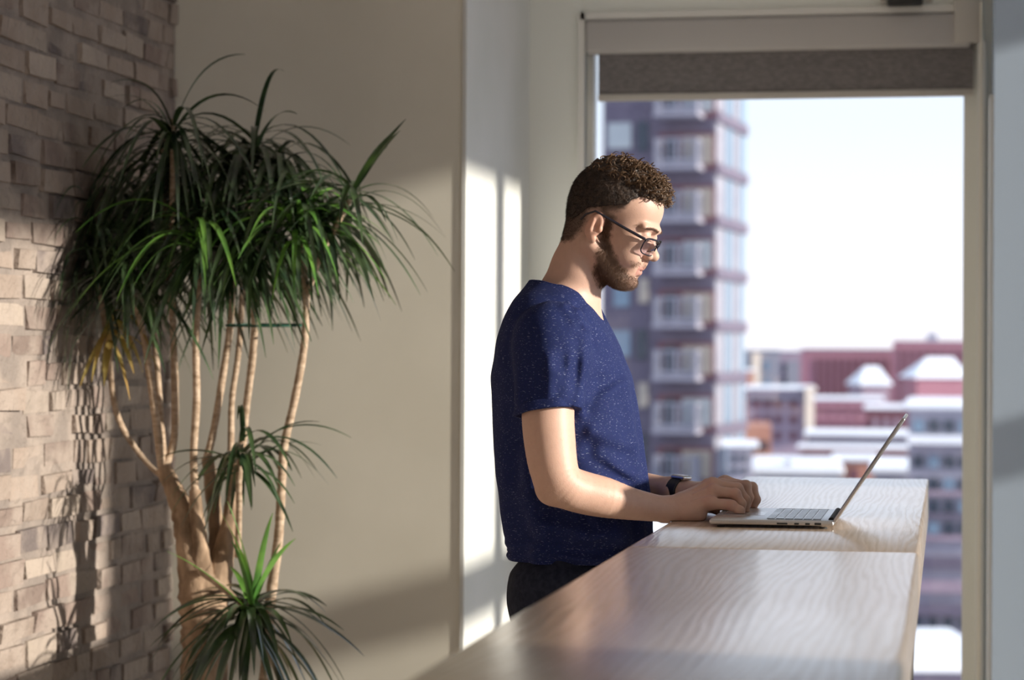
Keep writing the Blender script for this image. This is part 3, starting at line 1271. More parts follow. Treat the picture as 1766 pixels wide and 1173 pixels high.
face += [
    HC((72, 0, -40), (71, 0, -48), 5.5, 5.0, 6),       # philtrum
    HE((66.0, 0, -52.5), (7.0, 18, 4.8), 3),
    HE((64.8, 0, -60.5), (7.6, 15, 5.0), 2.5),
    HE((76, 0, -56.6), (8, 20, 1.0), 1.5, 'sub'),
    HE((70, 0, -71), (6, 16, 4.5), 5, 'sub'),
]


def ear(s_):
    # ears: rim, bowl and lobe.  centre (-21, ±60, -11)
    out = []
    cf, cr, cn = -19, s_ * 59, -10
    R = roty2(12)
    out.append(HE((cf, cr, cn), (13.5, 6, 24), 4, 'add', R))
    out.append(HE((cf - 1, cr + s_ * 3, cn + 1), (12.8, 5.5, 23), 3, 'add', R))
    out.append(HE((cf + 2, cr + s_ * 10.5, cn + 2), (9.2, 5.5, 17), 2.0, 'sub', R))
    out.append(HE((cf + 4, cr + s_ * 7, cn - 1), (5, 5, 7), 2.0, 'sub'))
    out.append(HC((cf - 4, cr + s_ * 6.5, cn + 10), (cf - 4, cr + s_ * 7, cn - 8), 2.4, 2.4, 3))   # antihelix
    out.append(HE((cf + 11, cr + s_ * 3, cn - 3), (4, 4, 5), 3))                                     # tragus
    out.append(HE((cf + 3, cr + s_ * 2, cn - 22), (7, 4.5, 7), 3))                                   # lobe
    return out


ears = ear(-1) + ear(1)


def J(u, v, dy=0.0):
    """a point seen at photo pixel (u,v), dy metres off his mid plane (negative = towards the camera)"""
    return np.array(onY(u, v, YM + dy))


def pr_(px, dy=0.0):
    return px * PXM * (YM + dy) / YM


# neck and the top of the trunk (skin under the collar)
trunk_top = [
    p_cone(J(1012, 415), J(996, 466), 0.049, 0.051, 0.02),
    p_cone(J(996, 466), J(972, 540), 0.051, 0.062, 0.02),
    p_cone(J(1016, 500), J(1004, 560), 0.016, 0.034, 0.02),     # throat
    p_ell(J(1024, 514), (0.009, 0.010, 0.012), None, 0.012),    # larynx
    p_cone(J(968, 515), J(955, 562, -0.11), 0.030, 0.028, 0.04),  # trapezius
    p_cone(J(968, 515), J(955, 562, 0.11), 0.030, 0.028, 0.04),
    p_ell(J(968, 615), (0.088, 0.160, 0.105), None, 0.05),       # chest
    p_ell(J(972, 760), (0.10, 0.13, 0.17), None, 0.05),
]
# arms.  near = his right
SHY = -0.185
ARM_PTS = [  # the visible arm, read off the photo: u, v, dy, radius
    (950, 600, -0.185, 0.054), (945, 700, -0.205, 0.0505), (948, 760, -0.220, 0.0490), (957, 815, -0.235, 0.0455),
    (975, 838, -0.232, 0.0415), (1003, 849, -0.212, 0.0405), (1042, 858, -0.187, 0.0385), (1085, 868.5, -0.158, 0.0315), (1128, 876, -0.130, 0.0262), (1160, 880, -0.105, 0.0238)]
NEAR = dict(sh=J(952, 590, SHY), el=J(956, 824, -0.235), wr=J(1160, 880, -0.105))
FAR = dict(sh=J(960, 590, 0.185), el=J(965, 815, 0.245), wr=J(1163, 846, 0.105))


def arm(A, s_):
    sh, el, wr = A['sh'], A['el'], A['wr']
    ua = (el - sh)
    fa = (wr - el)
    L = []
    L.append(p_ell(sh + np.array([0, 0, -0.01]), (0.062, 0.058, 0.07), None, 0.03))
    if s_ < 0:
        cp = catmull([list(J(*q[:3])) + [q[3]] for q in ARM_PTS], 4)
        L.append(p_path([q[:3] for q in cp], [float(q[3]) for q in cp], 0.012))
        L.append(p_ell(J(948, 850, -0.235), (0.020, 0.026, 0.019), None, 0.025))
        L.append(p_ell(wr + np.array([-0.006, -0.004, -0.004]), (0.02, 0.029, 0.022), None, 0.01))
        return L
    L.append(p_cone(sh, sh + ua * 0.6, 0.054, 0.0475, 0.02))
    L.append(p_cone(sh + ua * 0.6, el + np.array([0.004, 0, 0.012]), 0.0475, 0.0435, 0.02))
    L.append(p_ell(sh + ua * 0.52 + np.array([0.010, 0, 0]), (0.037, 0.040, 0.07), None, 0.02))   # biceps
    L.append(p_ell(sh + ua * 0.5 + np.array([-0.010, 0, 0]), (0.037, 0.040, 0.08), None, 0.02))    # triceps
    L.append(p_ell(el + np.array([-0.006, 0, -0.018]), (0.026, 0.028, 0.024), None, 0.02))           # elbow point
    L.append(p_cone(el + fa * 0.04, el + fa * 0.34, 0.0400, 0.0385, 0.02))
    L.append(p_cone(el + fa * 0.34, el + fa * 0.60, 0.0385, 0.0290, 0.02))
    L.append(p_cone(el + fa * 0.60, wr, 0.0290, 0.0235, 0.02))
    L.append(p_ell(wr + np.array([-0.006, -0.004, -0.004]), (0.02, 0.029, 0.022), None, 0.01))
    return L


def finger(pts, rs, k=0.0035):
    pts = [np.array(p) for p in pts]
    L = []
    for i in range(len(pts) - 1):
        L.append(p_cone(pts[i], pts[i + 1], rs[i], rs[i + 1], k if i else 0.008))
    for i in range(1, len(pts) - 1):      # knuckle swelling
        L.append(p_ell(pts[i], (rs[i] * 1.06,) * 3, None, 0.003))
    return L


# near (right) hand, palm down over the keyboard
def near_hand():
    w = NEAR['wr']
    L = []
    mc = {  # knuckles: index .. little
        'i': J(1222, 838, -0.050), 'm': J(1229, 836, -0.074), 'r': J(1230, 848, -0.097), 'l': J(1224, 868, -0.117)}
    wi, wl = J(1176, 864, -0.080), J(1178, 884, -0.118)
    for k_, a in (('i', wi), ('m', wi * 0.66 + wl * 0.34), ('r', wi * 0.33 + wl * 0.67), ('l', wl)):
        L.append(p_cone(a, mc[k_], 0.0165, 0.0118, 0.012))
        L.append(p_ell(mc[k_] + np.array([0, 0, 0.001]), (0.0125,) * 3, None, 0.006))
    L.append(p_cone(w, (wi + wl) / 2, 0.023, 0.0215, 0.02))
    for k_, f0 in (('m', 0.66), ('r', 0.33), ('l', 0.05)):      # tendons on the back of the hand
        a = wi * f0 + wl * (1 - f0)
        up = np.array([0.0, -0.004, 0.0125])
        L.append(p_path([a * 0.6 + mc[k_] * 0.4 + up, a * 0.3 + mc[k_] * 0.7 + up * 0.95, mc[k_] + up * 0.45], [0.0036, 0.0034, 0.004], 0.004))
    # heel of the hand, sinking to the table
    L.append(p_ell(J(1192, 889, -0.112), (0.030, 0.018, 0.0150), None, 0.014))
    L.append(p_ell(J(1196, 880, -0.060), (0.030, 0.017, 0.0145), None, 0.012))
    L += finger([mc['l'], J(1262, 872, -0.124), J(1276, 881, -0.124), J(1279, 890, -0.122)], (0.0110, 0.0098, 0.0088, 0.0072))
    L += finger([mc['r'], J(1268, 852, -0.100), J(1278, 869, -0.098), J(1278, 884, -0.096)], (0.0120, 0.0105, 0.0094, 0.0076))
    L += finger([mc['m'], J(1272, 843, -0.074), J(1285, 862, -0.071), J(1286, 880, -0.069)], (0.0120, 0.0106, 0.0095, 0.0076))
    L += finger([mc['i'], J(1264, 846, -0.046), J(1276, 864, -0.044), J(1278, 880, -0.043)], (0.0120, 0.0102, 0.0092, 0.0074))
    L += finger([J(1196, 872, -0.062), J(1222, 873, -0.040), J(1244, 881, -0.040), J(1258, 889, -0.046)], (0.0150, 0.0118, 0.0105, 0.0080))
    return L


# far (left) hand
def far_hand():
    w = FAR['wr']
    L = []
    mc = {'i': J(1243, 838, 0.052), 'm': J(1250, 832, 0.074), 'r': J(1248, 836, 0.096), 'l': J(1240, 844, 0.116)}
    wi, wl = J(1182, 850, 0.082), J(1180, 850, 0.120)
    for k_, a in (('i', wi), ('m', wi * 0.66 + wl * 0.34), ('r', wi * 0.33 + wl * 0.67), ('l', wl)):
        L.append(p_cone(a, mc[k_], 0.0160, 0.0118, 0.012))
        L.append(p_ell(mc[k_], (0.0125,) * 3, None, 0.006))
    L.append(p_cone(w, (wi + wl) / 2, 0.023, 0.0215, 0.02))
    L.append(p_ell(J(1205, 862, 0.070), (0.030, 0.017, 0.014), None, 0.012))
    L.append(p_ell(J(1205, 862, 0.116), (0.030, 0.017, 0.014), None, 0.012))
    L += finger([mc['i'], J(1286, 838, 0.050), J(1291, 858, 0.048), J(1288, 874, 0.047)], (0.0120, 0.0108, 0.0096, 0.0078))
    L += finger([mc['m'], J(1297, 841, 0.074), J(1303, 862, 0.072), J(1297, 880, 0.070)], (0.0120, 0.0105, 0.0096, 0.0078))
    L += finger([mc['r'], J(1290, 842, 0.098), J(1296, 860, 0.097), J(1292, 876, 0.096)], (0.0120, 0.0102, 0.0092, 0.0074))
    L += finger([mc['l'], J(1274, 846, 0.120), J(1280, 862, 0.120), J(1278, 874, 0.119)], (0.0108, 0.0092, 0.0084, 0.0068))
    L += finger([J(1205, 858, 0.062), J(1230, 860, 0.038), J(1252, 868, 0.030), J(1268, 875, 0.026)], (0.0150, 0.0118, 0.0105, 0.0080))
    return L


SKIN = trunk_top + arm(NEAR, -1) + arm(FAR, 1) + near_hand() + far_hand() + skull + face + ears


def skin_fn(P):
    d = eval_prims(P, SKIN)
    # lift everything that would sink into the table or the laptop
    return d


lo = np.array([J(850, 300)[0] - 0.02, YM - 0.31, 1.095])
hi = np.array([J(1320, 300)[0] + 0.03, YM + 0.33, HO[2] + 0.17])
V, Fq = mesh_sdf(skin_fn, lo, hi, 0.0017)
print('skin', len(V))
# keep the hands above the table and the laptop deck
tab = TABLE_Z + 0.0008
deck = TABLE_Z + TB + 0.0012
on_lap = (V[:, 0] > LX0 - 0.003) & (V[:, 1] > LY0 - 0.002) & (V[:, 1] < LY0 + LWID) & (V[:, 2] < TABLE_Z + 0.03)
V[:, 2] = np.where(on_lap, np.maximum(V[:, 2], deck), np.where(V[:, 0] > TX0, np.maximum(V[:, 2], tab), V[:, 2]))

f_, r_, n_ = hloc(V)
ar = np.abs(r_)
# colours the skin itself has: lips, ruddy ear and knuckles, cropped stubble under beard and hair
SKIN_C = np.array([0.57, 0.365, 0.285])
col = np.tile(SKIN_C, (len(V), 1))
mott = vnoise(V, 60, 3) * 0.5 + vnoise(V, 190, 5) * 0.5
col *= (1 + 0.05 * mott)[:, None]
head = (n_ > -130)
BEARD = [(-12, 24), (12, 20), (9, -8), (15, -28), (30, -43), (44, -55), (55, -63), (66, -68), (80, -69), (85, -106), (24, -116), (10, -103),
         (0, -86), (0, -66), (-5, -40), (-14, -20)]
MOUST = [(57, -45), (66, -42), (82, -42), (82, -49), (66, -52), (58, -58)]
LIPS = [(59, -57), (66, -50), (80, -47), (80, -67), (66, -66)]
HAIRP = [(-2, 22), (10, 24), (20, 34), (24, 50), (38, 64), (56, 66), (74, 66), (110, 90), (60, 150), (-60, 150), (-130, 60), (-100, -60),
         (-66, -56), (-52, -48), (-40, -26), (-35, 10), (-24, 18), (-14, 8)]
HSHELL = [(22, 44), (26, 54), (38, 64), (56, 66), (74, 66), (110, 90), (60, 150), (-60, 150), (-130, 60), (-120, -40), (-84, -36), (-62, -14), (-42, 16), (-10, 30)]
bd = poly_sd(BEARD, f_, n_) + vnoise(V, 150, 9) * 3.0
ld = poly_sd(LIPS, f_, n_)
hd = poly_sd(HAIRP, f_, n_) + vnoise(V, 150, 8) * 2.0
isear = (ar > 55) & (((f_ + 19) / 16) ** 2 + ((n_ + 10) / 26) ** 2 < 1)
md = poly_sd(MOUST, f_, n_) + vnoise(V, 150, 12) * 2.0
bm_ = np.maximum(sstep(3, -9, bd), 0.42 * sstep(2, -4, md)) * (1 - 0.45 * sstep(48, 66, f_)) * head * (~isear)
hm_ = sstep(4, -9, hd) * head * (~isear)
lm_ = sstep(1.5, -2, ld) * (ar < 19) * (f_ > 56)
brow = sstep(3.2, 0.5, np.abs(n_ - 15.5 - 2 * np.sin((ar - 12) / 28 * 3.1))) * (ar > 9) * (ar < 50) * (f_ > 35) * sstep(50, 38, ar)
darkc = np.array([0.075, 0.042, 0.028])
col = col * (1 - 0.80 * bm_[:, None]) + darkc * (0.80 * bm_[:, None])
col = col * (1 - 0.88 * hm_[:, None]) + darkc * 0.8 * (0.88 * hm_[:, None])
col = col * (1 - 0.85 * lm_[:, None]) + np.array([0.52, 0.25, 0.21]) * (0.75 * lm_[:, None])
col = col * (1 - 0.75 * brow[:, None]) + darkc * (0.75 * brow[:, None])
red = isear * 0.35
col = col * (1 - red[:, None]) + np.array([0.60, 0.27, 0.19]) * red[:, None]
# knuckles a touch redder
for kp in [J(1229, 836, -0.074), J(1230, 848, -0.097), J(1224, 868, -0.117), J(1268, 852, -0.10), J(1262, 872, -0.124), J(1176, 889, -0.118)]:
    d = np.linalg.norm(V - kp, axis=1)
    wgt = sstep(0.022, 0.004, d) * 0.30
    col = col * (1 - wgt[:, None]) + np.array([0.60, 0.24, 0.19]) * wgt[:, None]

skinm = mat('skin', (0.6, 0.4, 0.3), 0.48, spec=0.4)
at = nd(skinm, 'ShaderNodeAttribute', attribute_name='tone')
lk(skinm, at.outputs['Color'], bsdf(skinm).inputs['Base Color'])
bsdf(skinm).inputs['Subsurface Weight'].default_value = 0.12
bsdf(skinm).inputs['Subsurface Radius'].default_value = (0.010, 0.004, 0.002)
bsdf(skinm).inputs['Subsurface Scale'].default_value = 1.0
tc = nd(skinm, 'ShaderNodeTexCoord')
nz = nd(skinm, 'ShaderNodeTexNoise')
nz.inputs['Scale'].default_value = 420
nz.inputs['Detail'].default_value = 3
bp = nd(skinm, 'ShaderNodeBump')
bp.inputs['Strength'].default_value = 0.25
bp.inputs['Distance'].default_value = 0.001
lk(skinm, tc.outputs['Object'], nz.inputs['Vector'])
lk(skinm, nz.outputs['Fac'], bp.inputs['Height'])
lk(skinm, bp.outputs[0], bsdf(skinm).inputs['Normal'])

ROOT = np.array([J(975, 700)[0], YM, 0.0])
person = np_mesh('person', V - ROOT, Fq, skinm, attrs={'tone': col})
person.location = ROOT
tag(person, 'young bearded man in glasses and a navy t-shirt, typing at the laptop while standing', 'person')


def ppart(name, V, F, m, smooth=True, attrs=None, parent=None):
    o = np_mesh(name, V - ROOT, F, m, None, smooth, attrs)
    o.parent = parent or person
    return o


# ------------------------------------------------------------------ hair
HBUMP = 1.0


def thick(f, r, n):
    """hair depth in photo pixels: long on top and in front, cropped at the sides"""
    top = sstep(62, 104, n + 0.12 * f)
    side = sstep(-40, 60, n)
    t = 0.3 + 2.4 * side + 8.5 * top
    front = sstep(15, 62, f) * sstep(62, 84, n)
    return t + 2.5 * front


HB = skull + []
HMIN = 0.0


def hair_fn(P):
    d = eval_prims(P, HB)
    f, r, n = hloc(P)
    t = thick(f, r, n)
    ridge = vnoise(P, 62, 21)
    r2 = vnoise(P, 130, 22)
    wig = (1 - np.abs(ridge)) * 1.0 + (1 - np.abs(r2)) * 0.5
    amp = 0.4 + 4.6 * sstep(64, 96, n + 0.15 * f)
    d = d - (t + (wig - 1.1) * amp) * PXM
    cut = poly_sd(HSHELL, f, n) * PXM * 0.9
    cut = cut + vnoise(P, 230, 4) * 0.0016
    d = np.maximum(d, cut)
    inner = -(eval_prims(P, HB) + 0.004)
    return np.maximum(d, inner).astype(np.float32)


hm0 = mat('hair_brown', (0.085, 0.048, 0.028), 0.5, spec=0.35)
add_noise_color(hm0, (0.014, 0.009, 0.008), (0.050, 0.030, 0.020), 110, 5, lo=0.3, hi=0.7, bump=0.5)
lo_ = H(0, 0, 0) - 0.155
hi_ = H(0, 0, 0) + 0.165
Vh, Fh = mesh_sdf(hair_fn, lo_, hi_, 0.0019, slack=2.4)
hair = ppart('hair', Vh, Fh, hm0)
print('hair', len(Vh))


def proj_normals(V, F):
    n = np.zeros_like(V)
    a, b_, c, d = V[F[:, 0]], V[F[:, 1]], V[F[:, 2]], V[F[:, 3]]
    fn_ = np.cross(c - a, d - b_)
    for i in range(4):
        np.add.at(n, F[:, i], fn_)
    return n / (np.linalg.norm(n, axis=1, keepdims=True) + 1e-12)


def strands(roots, dirs, length, width, nseg, curl, rng, droop=(0, 0, 0), jitter=0.25):
    """little three-sided tapering hairs; returns verts, faces(quads)"""
    n = len(roots)
    t = np.linspace(0, 1, nseg + 1)
    d = dirs + rng.normal(0, jitter, (n, 3))
    d /= np.linalg.norm(d, axis=1, keepdims=True)
    L = length * rng.uniform(0.6, 1.2, n)
    a = np.cross(d, rng.normal(0, 1, (n, 3)))
    a /= np.linalg.norm(a, axis=1, keepdims=True)
    b_ = np.cross(d, a)
    pts = []
    ph = rng.uniform(0, 6.28, n)
    cr = curl[0]
    turns = curl[1] * rng.uniform(0.7, 1.3, n)
    dr = np.array(droop)
    for tt in t:
        an = ph + turns * 6.28 * tt
        p = roots + d * (L * tt)[:, None] + (a * (np.cos(an) - np.cos(ph))[:, None] + b_ * (np.sin(an) - np.sin(ph))[:, None]) * cr + dr * (L * tt * tt)[:, None]
        pts.append(p)
    pts = np.stack(pts, 1)
    w = width * (1 - 0.75 * t)
    ring = []
    for k in range(3):
        an = k * 2.0944
        off = a * math.cos(an) + b_ * math.sin(an)
        ring.append(pts + off[:, None, :] * w[None, :, None])
    Vv = np.stack(ring, 2)          # n, seg+1, 3, 3
    base = (np.arange(n) * (nseg + 1) * 3)[:, None, None]
    s = np.arange(nseg)[None, :, None] * 3
    k = np.arange(3)[None, None, :]
    k2 = (k + 1) % 3
    q = np.stack([base + s + k, base + s + k2, base + s + 3 + k2, base + s + 3 + k], -1).reshape(-1, 4)
    return Vv.reshape(-1, 3), q


rg = np.random.default_rng(7)
Nh = proj_normals(Vh, Fh)
fh, rh, nh = hloc(Vh)
out = eval_prims(Vh.astype(np.float32), HB) > 0
topm = out & (nh + 0.12 * fh > 74)
def locks(roots, norms, nloc, per, length, cr, rng):
    n = len(roots)
    base = norms * 0.45 + HF * 0.75 + rng.normal(0, 0.5, (n, 3))
    base /= np.linalg.norm(base, axis=1, keepdims=True)
    # lay the lock along the scalp
    tang = base - norms * (base * norms).sum(1, keepdims=True) * 0.55
    tang /= np.linalg.norm(tang, axis=1, keepdims=True)
    side = np.cross(tang, norms)
    L = length * rng.uniform(0.7, 1.25, n)
    turns = rng.uniform(0.55, 1.15, n) * rng.choice([-1, 1], n)
    ph = rng.uniform(-0.6, 0.6, n)
    R_ = cr * rng.uniform(0.7, 1.3, n)
    Vs, Qs = [], []
    nseg = 9
    t = np.linspace(0, 1, nseg + 1)
    cnt = 0
    for k in range(per):
        o1, o2 = rng.normal(0, 0.0011, n), rng.normal(0, 0.0008, n)
        pts = []
        for tt in t:
            an = ph + turns * 6.28 * tt
            sp = 1 - 0.55 * tt
            p = roots + norms * (0.0015 + R_ * (1 - np.cos(an)) * 0.75 + o2 * sp)[:, None] + tang * (L * tt * 0.8 + R_ * np.sin(an))[:, None] \
                + side * (R_ * 0.8 * np.sin(an * 0.8 + 1) + o1 * sp)[:, None]
            pts.append(p)
        pts = np.stack(pts, 1)
        w = 0.00042 * (1 - 0.6 * t)
        ring = []
        for q in range(3):
            an = q * 2.0944
            off = norms * math.cos(an) + side * math.sin(an)
            ring.append(pts + off[:, None, :] * w[None, :, None])
        Vv = np.stack(ring, 2)
        b0 = (np.arange(n) * (nseg + 1) * 3)[:, None, None]
        s_ = np.arange(nseg)[None, :, None] * 3
        kk = np.arange(3)[None, None, :]
        k2 = (kk + 1) % 3
        q = np.stack([b0 + s_ + kk, b0 + s_ + k2, b0 + s_ + 3 + k2, b0 + s_ + 3 + kk], -1).reshape(-1, 4)
        Vs.append(Vv.reshape(-1, 3))
        Qs.append(q + cnt)
        cnt += len(Vs[-1])
    return np.concatenate(Vs), np.concatenate(Qs)


cand = np.flatnonzero(topm)
wts = 0.35 + sstep(-45, 30, fh[cand])
idx = rg.choice(cand, 760, p=(wts / wts.sum()))
v1, q1 = locks(Vh[idx] - Nh[idx] * 0.004, Nh[idx], 9, 14, 0.015, 0.0044, rg)
curlm = mat('hair_curls', (0.155, 0.092, 0.052), 0.38, spec=0.6)
ppart('hair_curls', v1, q1, curlm, parent=None)
sidem = out & ~topm
idx = rg.choice(np.flatnonzero(sidem), 9000)
dirs = Nh[idx] * 0.35 - HU * 0.8 - HF * 0.35
v1, q1 = strands(Vh[idx], dirs, 0.0045, 0.00022, 2, (0.0002, 0.2), rg, jitter=0.3)
ppart('cropped_hair', v1, q1, hm0)
# clipped fade round the ears and nape
Ns = proj_normals(V, Fq)
fw = hm_ * (n_ < 60)
idx = rg.choice(len(V), 14000, p=fw / fw.sum())
v1, q1 = strands(V[idx], Ns[idx] * 0.5 - HU * 0.7 - HF * 0.2, 0.003, 0.00016, 2, (0.0002, 0.2), rg, jitter=0.3)
ppart('hair_fade', v1, q1, hm0)
# beard
Ns = proj_normals(V, Fq)
bw = bm_ * (ar < 62)
idx = rg.choice(len(V), 15000, p=bw / bw.sum())
dirs = Ns[idx] * 0.5 - HU * 0.7 + HF * 0.35
v1, q1 = strands(V[idx], dirs, 0.0046, 0.00017, 3, (0.0006, 0.5), rg, droop=(0, 0, -0.15), jitter=0.35)
beardm = mat('beard_brown', (0.13, 0.070, 0.040), 0.5, spec=0.4)
ppart('beard', v1, q1, beardm)
bw = brow * 1.0
idx = rg.choice(len(V), 700, p=bw / bw.sum())
sg = np.sign(r_[idx])[:, None]
dirs = Ns[idx] * 0.35 + HL * sg * 0.9 + HU * 0.1
v1, q1 = strands(V[idx], dirs, 0.006, 0.0002, 3, (0.0002, 0.3), rg, jitter=0.2)
ppart('eyebrows', v1, q1, beardm)
# lashes
lv, lq = [], []
for s_ in (-1, 1):
    rr_ = np.linspace(16, 39, 26)
    P0 = np.array([H(71.5 - 0.011 * (x - 16) ** 2, s_ * x, -3) for x in rr_])
    v1, q1 = strands(P0, np.tile(HF * 0.9 - HU * 0.35, (26, 1)), 0.006, 0.0002, 3, (0.0001, 0.1), rg, droop=(0, 0, 0.3), jitter=0.12)
    lq.append(q1 + sum(len(x) for x in lv))
    lv.append(v1)
ppart('eyelashes', np.concatenate(lv), np.concatenate(lq), hm0)
# fine arm hair, catches the low sun
sl = (V[:, 0] < J(1150, 880)[0]) & (V[:, 2] < J(960, 715)[2]) & ((V[:, 1] < YM - 0.1) | (V[:, 1] > YM + 0.1)) & (V[:, 2] > 1.12)
idx = rg.choice(np.flatnonzero(sl), 1500)
v1, q1 = strands(V[idx], Ns[idx] * 0.5 + np.array([0.5, 0, -0.6]), 0.007, 0.00009, 3, (0.0004, 0.3), rg, jitter=0.3)
ppart('arm_hair', v1, q1, mat('fair_hair', (0.45, 0.30, 0.18), 0.4))

# ------------------------------------------------------------------ t-shirt
def lv_z(v):
    return float(onY(980, v, YM)[2])


SL = [  # v, left x px, right x px, half width (m)
    (470, 925, 1010, 0.050), (495, 908, 1018, 0.085), (515, 893, 1026, 0.135), (540, 880, 1036, 0.172), (580, 866, 1058, 0.192), (640, 855, 1083, 0.190),
    (700, 855, 1097, 0.182), (760, 858, 1105, 0.175), (820, 864, 1112, 0.170), (880, 870, 1117, 0.168), (930, 878, 1119, 0.170), (975, 884, 1119, 0.174), (1010, 886, 1117, 0.176)]
zs = np.array([lv_z(s[0]) for s in SL])[::-1]
xl = np.array([onY(s[1], s[0], YM)[0] for s in SL])[::-1]
xr = np.array([onY(s[2], s[0], YM)[0] for s in SL])[::-1]
hw = np.array([s[3] for s in SL])[::-1]


def cs(z, arr):
    """smooth (cubic) interpolation along z"""
    i = np.clip(np.searchsorted(zs, z) - 1, 0, len(zs) - 2)
    m_ = np.gradient(arr, zs)
    h_ = zs[i + 1] - zs[i]
    t = np.clip((z - zs[i]) / h_, 0, 1)
    return ((2 * t**3 - 3 * t**2 + 1) * arr[i] + (t**3 - 2 * t**2 + t) * h_ * m_[i]
            + (-2 * t**3 + 3 * t**2) * arr[i + 1] + (t**3 - t**2) * h_ * m_[i + 1])


ZHEM = lv_z(962)


def torso_d(P):
    z = P[:, 2]
    a = cs(z, xl)
    b_ = cs(z, xr)
    w_ = cs(z, hw)
    cx_ = (a + b_) / 2
    ax_ = (b_ - a) / 2
    X = (P[:, 0] - cx_) / ax_
    Yy = (P[:, 1] - YM) / w_
    e = 2.35
    k0 = (np.abs(X) ** e + np.abs(Yy) ** e) ** (1 / e)
    g_ = np.sqrt((X / ax_) ** 2 + (Yy / w_) ** 2) / np.maximum(k0, 1e-4)
    return (k0 - 1) / np.maximum(g_, 1e-3) * 0.9


CUFF_N = J(948, 712, SHY - 0.02)
NEAR_S = J(950, 600, -0.185)
ua_n = (J(945, 712, -0.207) - NEAR['sh'])
ua_n /= np.linalg.norm(ua_n)
ua_f = (FAR['el'] - FAR['sh'])
ua_f /= np.linalg.norm(ua_f)
SLEEVE = []
for A_, uu_ in ((NEAR, ua_n), (FAR, ua_f)):
    SLEEVE.append(p_ell(A_['sh'] + np.array([0, 0, -0.008]), (0.074, 0.068, 0.082), None, 0.035))
    SLEEVE.append(p_cone(A_['sh'], A_['sh'] + uu_ * 0.17, 0.065, 0.0605, 0.03))
# fold lines on the shirt: (u,v,dy) pairs, radius
fold = []


def fl(a, b_, r, k=0.012):
    fold.append(p_cone(a, b_, r, r * 0.6, k))


def sproj(u, v, dy):
    return J(u, v, dy)


cuff_c = NEAR['sh'] + ua_n * float((J(948, 700, SHY - 0.04) - NEAR['sh']) @ ua_n)
CUFFL = float((J(948, 708, SHY - 0.03) - NEAR['sh']) @ ua_n)
print('cuff length', CUFFL)


def shirt_outer(P):
    d = torso_d(P)
    s = eval_prims(P, SLEEVE)
    # sleeves end at the cuff
    for A_, uu_ in ((NEAR, ua_n), (FAR, ua_f)):
        t = (P - A_['sh']) @ uu_.astype(np.float32)
        near_arm = np.linalg.norm(P - (A_['sh'] + uu_ * 0.1), axis=1) < 0.17
        s = np.where(near_arm, np.maximum(s, t - CUFFL + 0.17 * (P[:, 0] - (A_['sh'] + uu_ * CUFFL)[0])), s)
    k = 0.016
    h = np.clip(0.5 + 0.5 * (d - s) / k, 0, 1)
    d = d * (1 - h) + s * h - k * h * (1 - h)
    return d


NA = J(916, 486, 0)     # collar at the nape
NB = J(1043, 556, 0)    # and in front
nv = NB - NA
nn = np.array([-nv[2], 0, nv[0]])
nn /= np.linalg.norm(nn)
if nn[2] < 0:
    nn = -nn


def neck_rise(y):
    y = np.abs(y)
    return 0.016 * (y / 0.07) ** 2 + 2.5 * np.maximum(0, y - 0.078)


def folds(P):
    """drapery: broad hanging folds plus creases pulling from the armpit and the waist"""
    x, y, z = P[:, 0], P[:, 1], P[:, 2]
    o = np.zeros(len(P))
    # vertical soft folds of the front and side
    ang = np.arctan2(y - YM, x - NEAR['sh'][0] - 0.02)
    low = sstep(lv_z(600), lv_z(860), z)
    wob = vnoise(P * np.array([1, 1, 0.35]), 11, 31)
    o += low * 0.0045 * np.sin(ang * 9 + wob * 2.2 + z * 5)
    # diagonal creases from the armpit towards the waist front
    for (u0, v0, u1, v1, amp, wd) in CREASES:
        a = J(u0, v0, SHY)
        b_ = J(u1, v1, SHY + 0.03)
        e = (b_ - a)[[0, 2]]
        q = np.stack([x - a[0], z - a[2]], 1)
        t = np.clip((q @ e) / (e @ e), 0, 1)
        dd = np.linalg.norm(q - t[:, None] * e, axis=1)
        side = sstep(0.02, -0.06, y - YM)
        o += 1.35 * amp * np.exp(-(dd / (1.35 * wd)) ** 2) * side * sstep(-0.02, 0.2, t + 0.001) * sstep(1.02, 0.7, t)
    o += 0.0018 * vnoise(P, 26, 33)
    # waist bunching
    zz = lv_z(955)
    o += 0.0025 * np.exp(-((z - zz) / 0.03) ** 2) * np.sin((z - zz) * 260 + 3 * vnoise(P, 14, 5))
    return o


CREASES = [(1004, 570, 994, 690, -0.005, 0.009), (1018, 600, 1006, 740, 0.005, 0.009), (1030, 640, 1012, 720, -0.003, 0.008), (1000, 705, 1090, 650, 0.005, 0.011),
           (1003, 735, 1098, 780, 0.006, 0.012), (1003, 760, 1080, 850, -0.005, 0.012), (1012, 775, 1110, 840, 0.006, 0.010), (1000, 720, 1060, 640, -0.004, 0.010),
           (1006, 566, 972, 514, 0.003, 0.007), (1022, 575, 996, 522, 0.0045, 0.006),
           (958, 600, 966, 700, 0.004, 0.009), (985, 590, 978, 700, -0.004, 0.009), (975, 630, 984, 700, 0.004, 0.008), (992, 600, 992, 695, 0.004, 0.007),
           (905, 620, 900, 710, 0.004, 0.012), (905, 740, 880, 860, -0.004, 0.014), (900, 760, 900, 900, 0.005, 0.016), (900, 900, 1100, 935, 0.005, 0.010),
           (890, 930, 1090, 952, -0.005, 0.009), (905, 955, 1080, 915, 0.005, 0.008), (1005, 880, 1020, 940, -0.004, 0.009),
           (1060, 880, 1065, 945, 0.004, 0.009), (930, 890, 950, 950, 0.004, 0.010)]


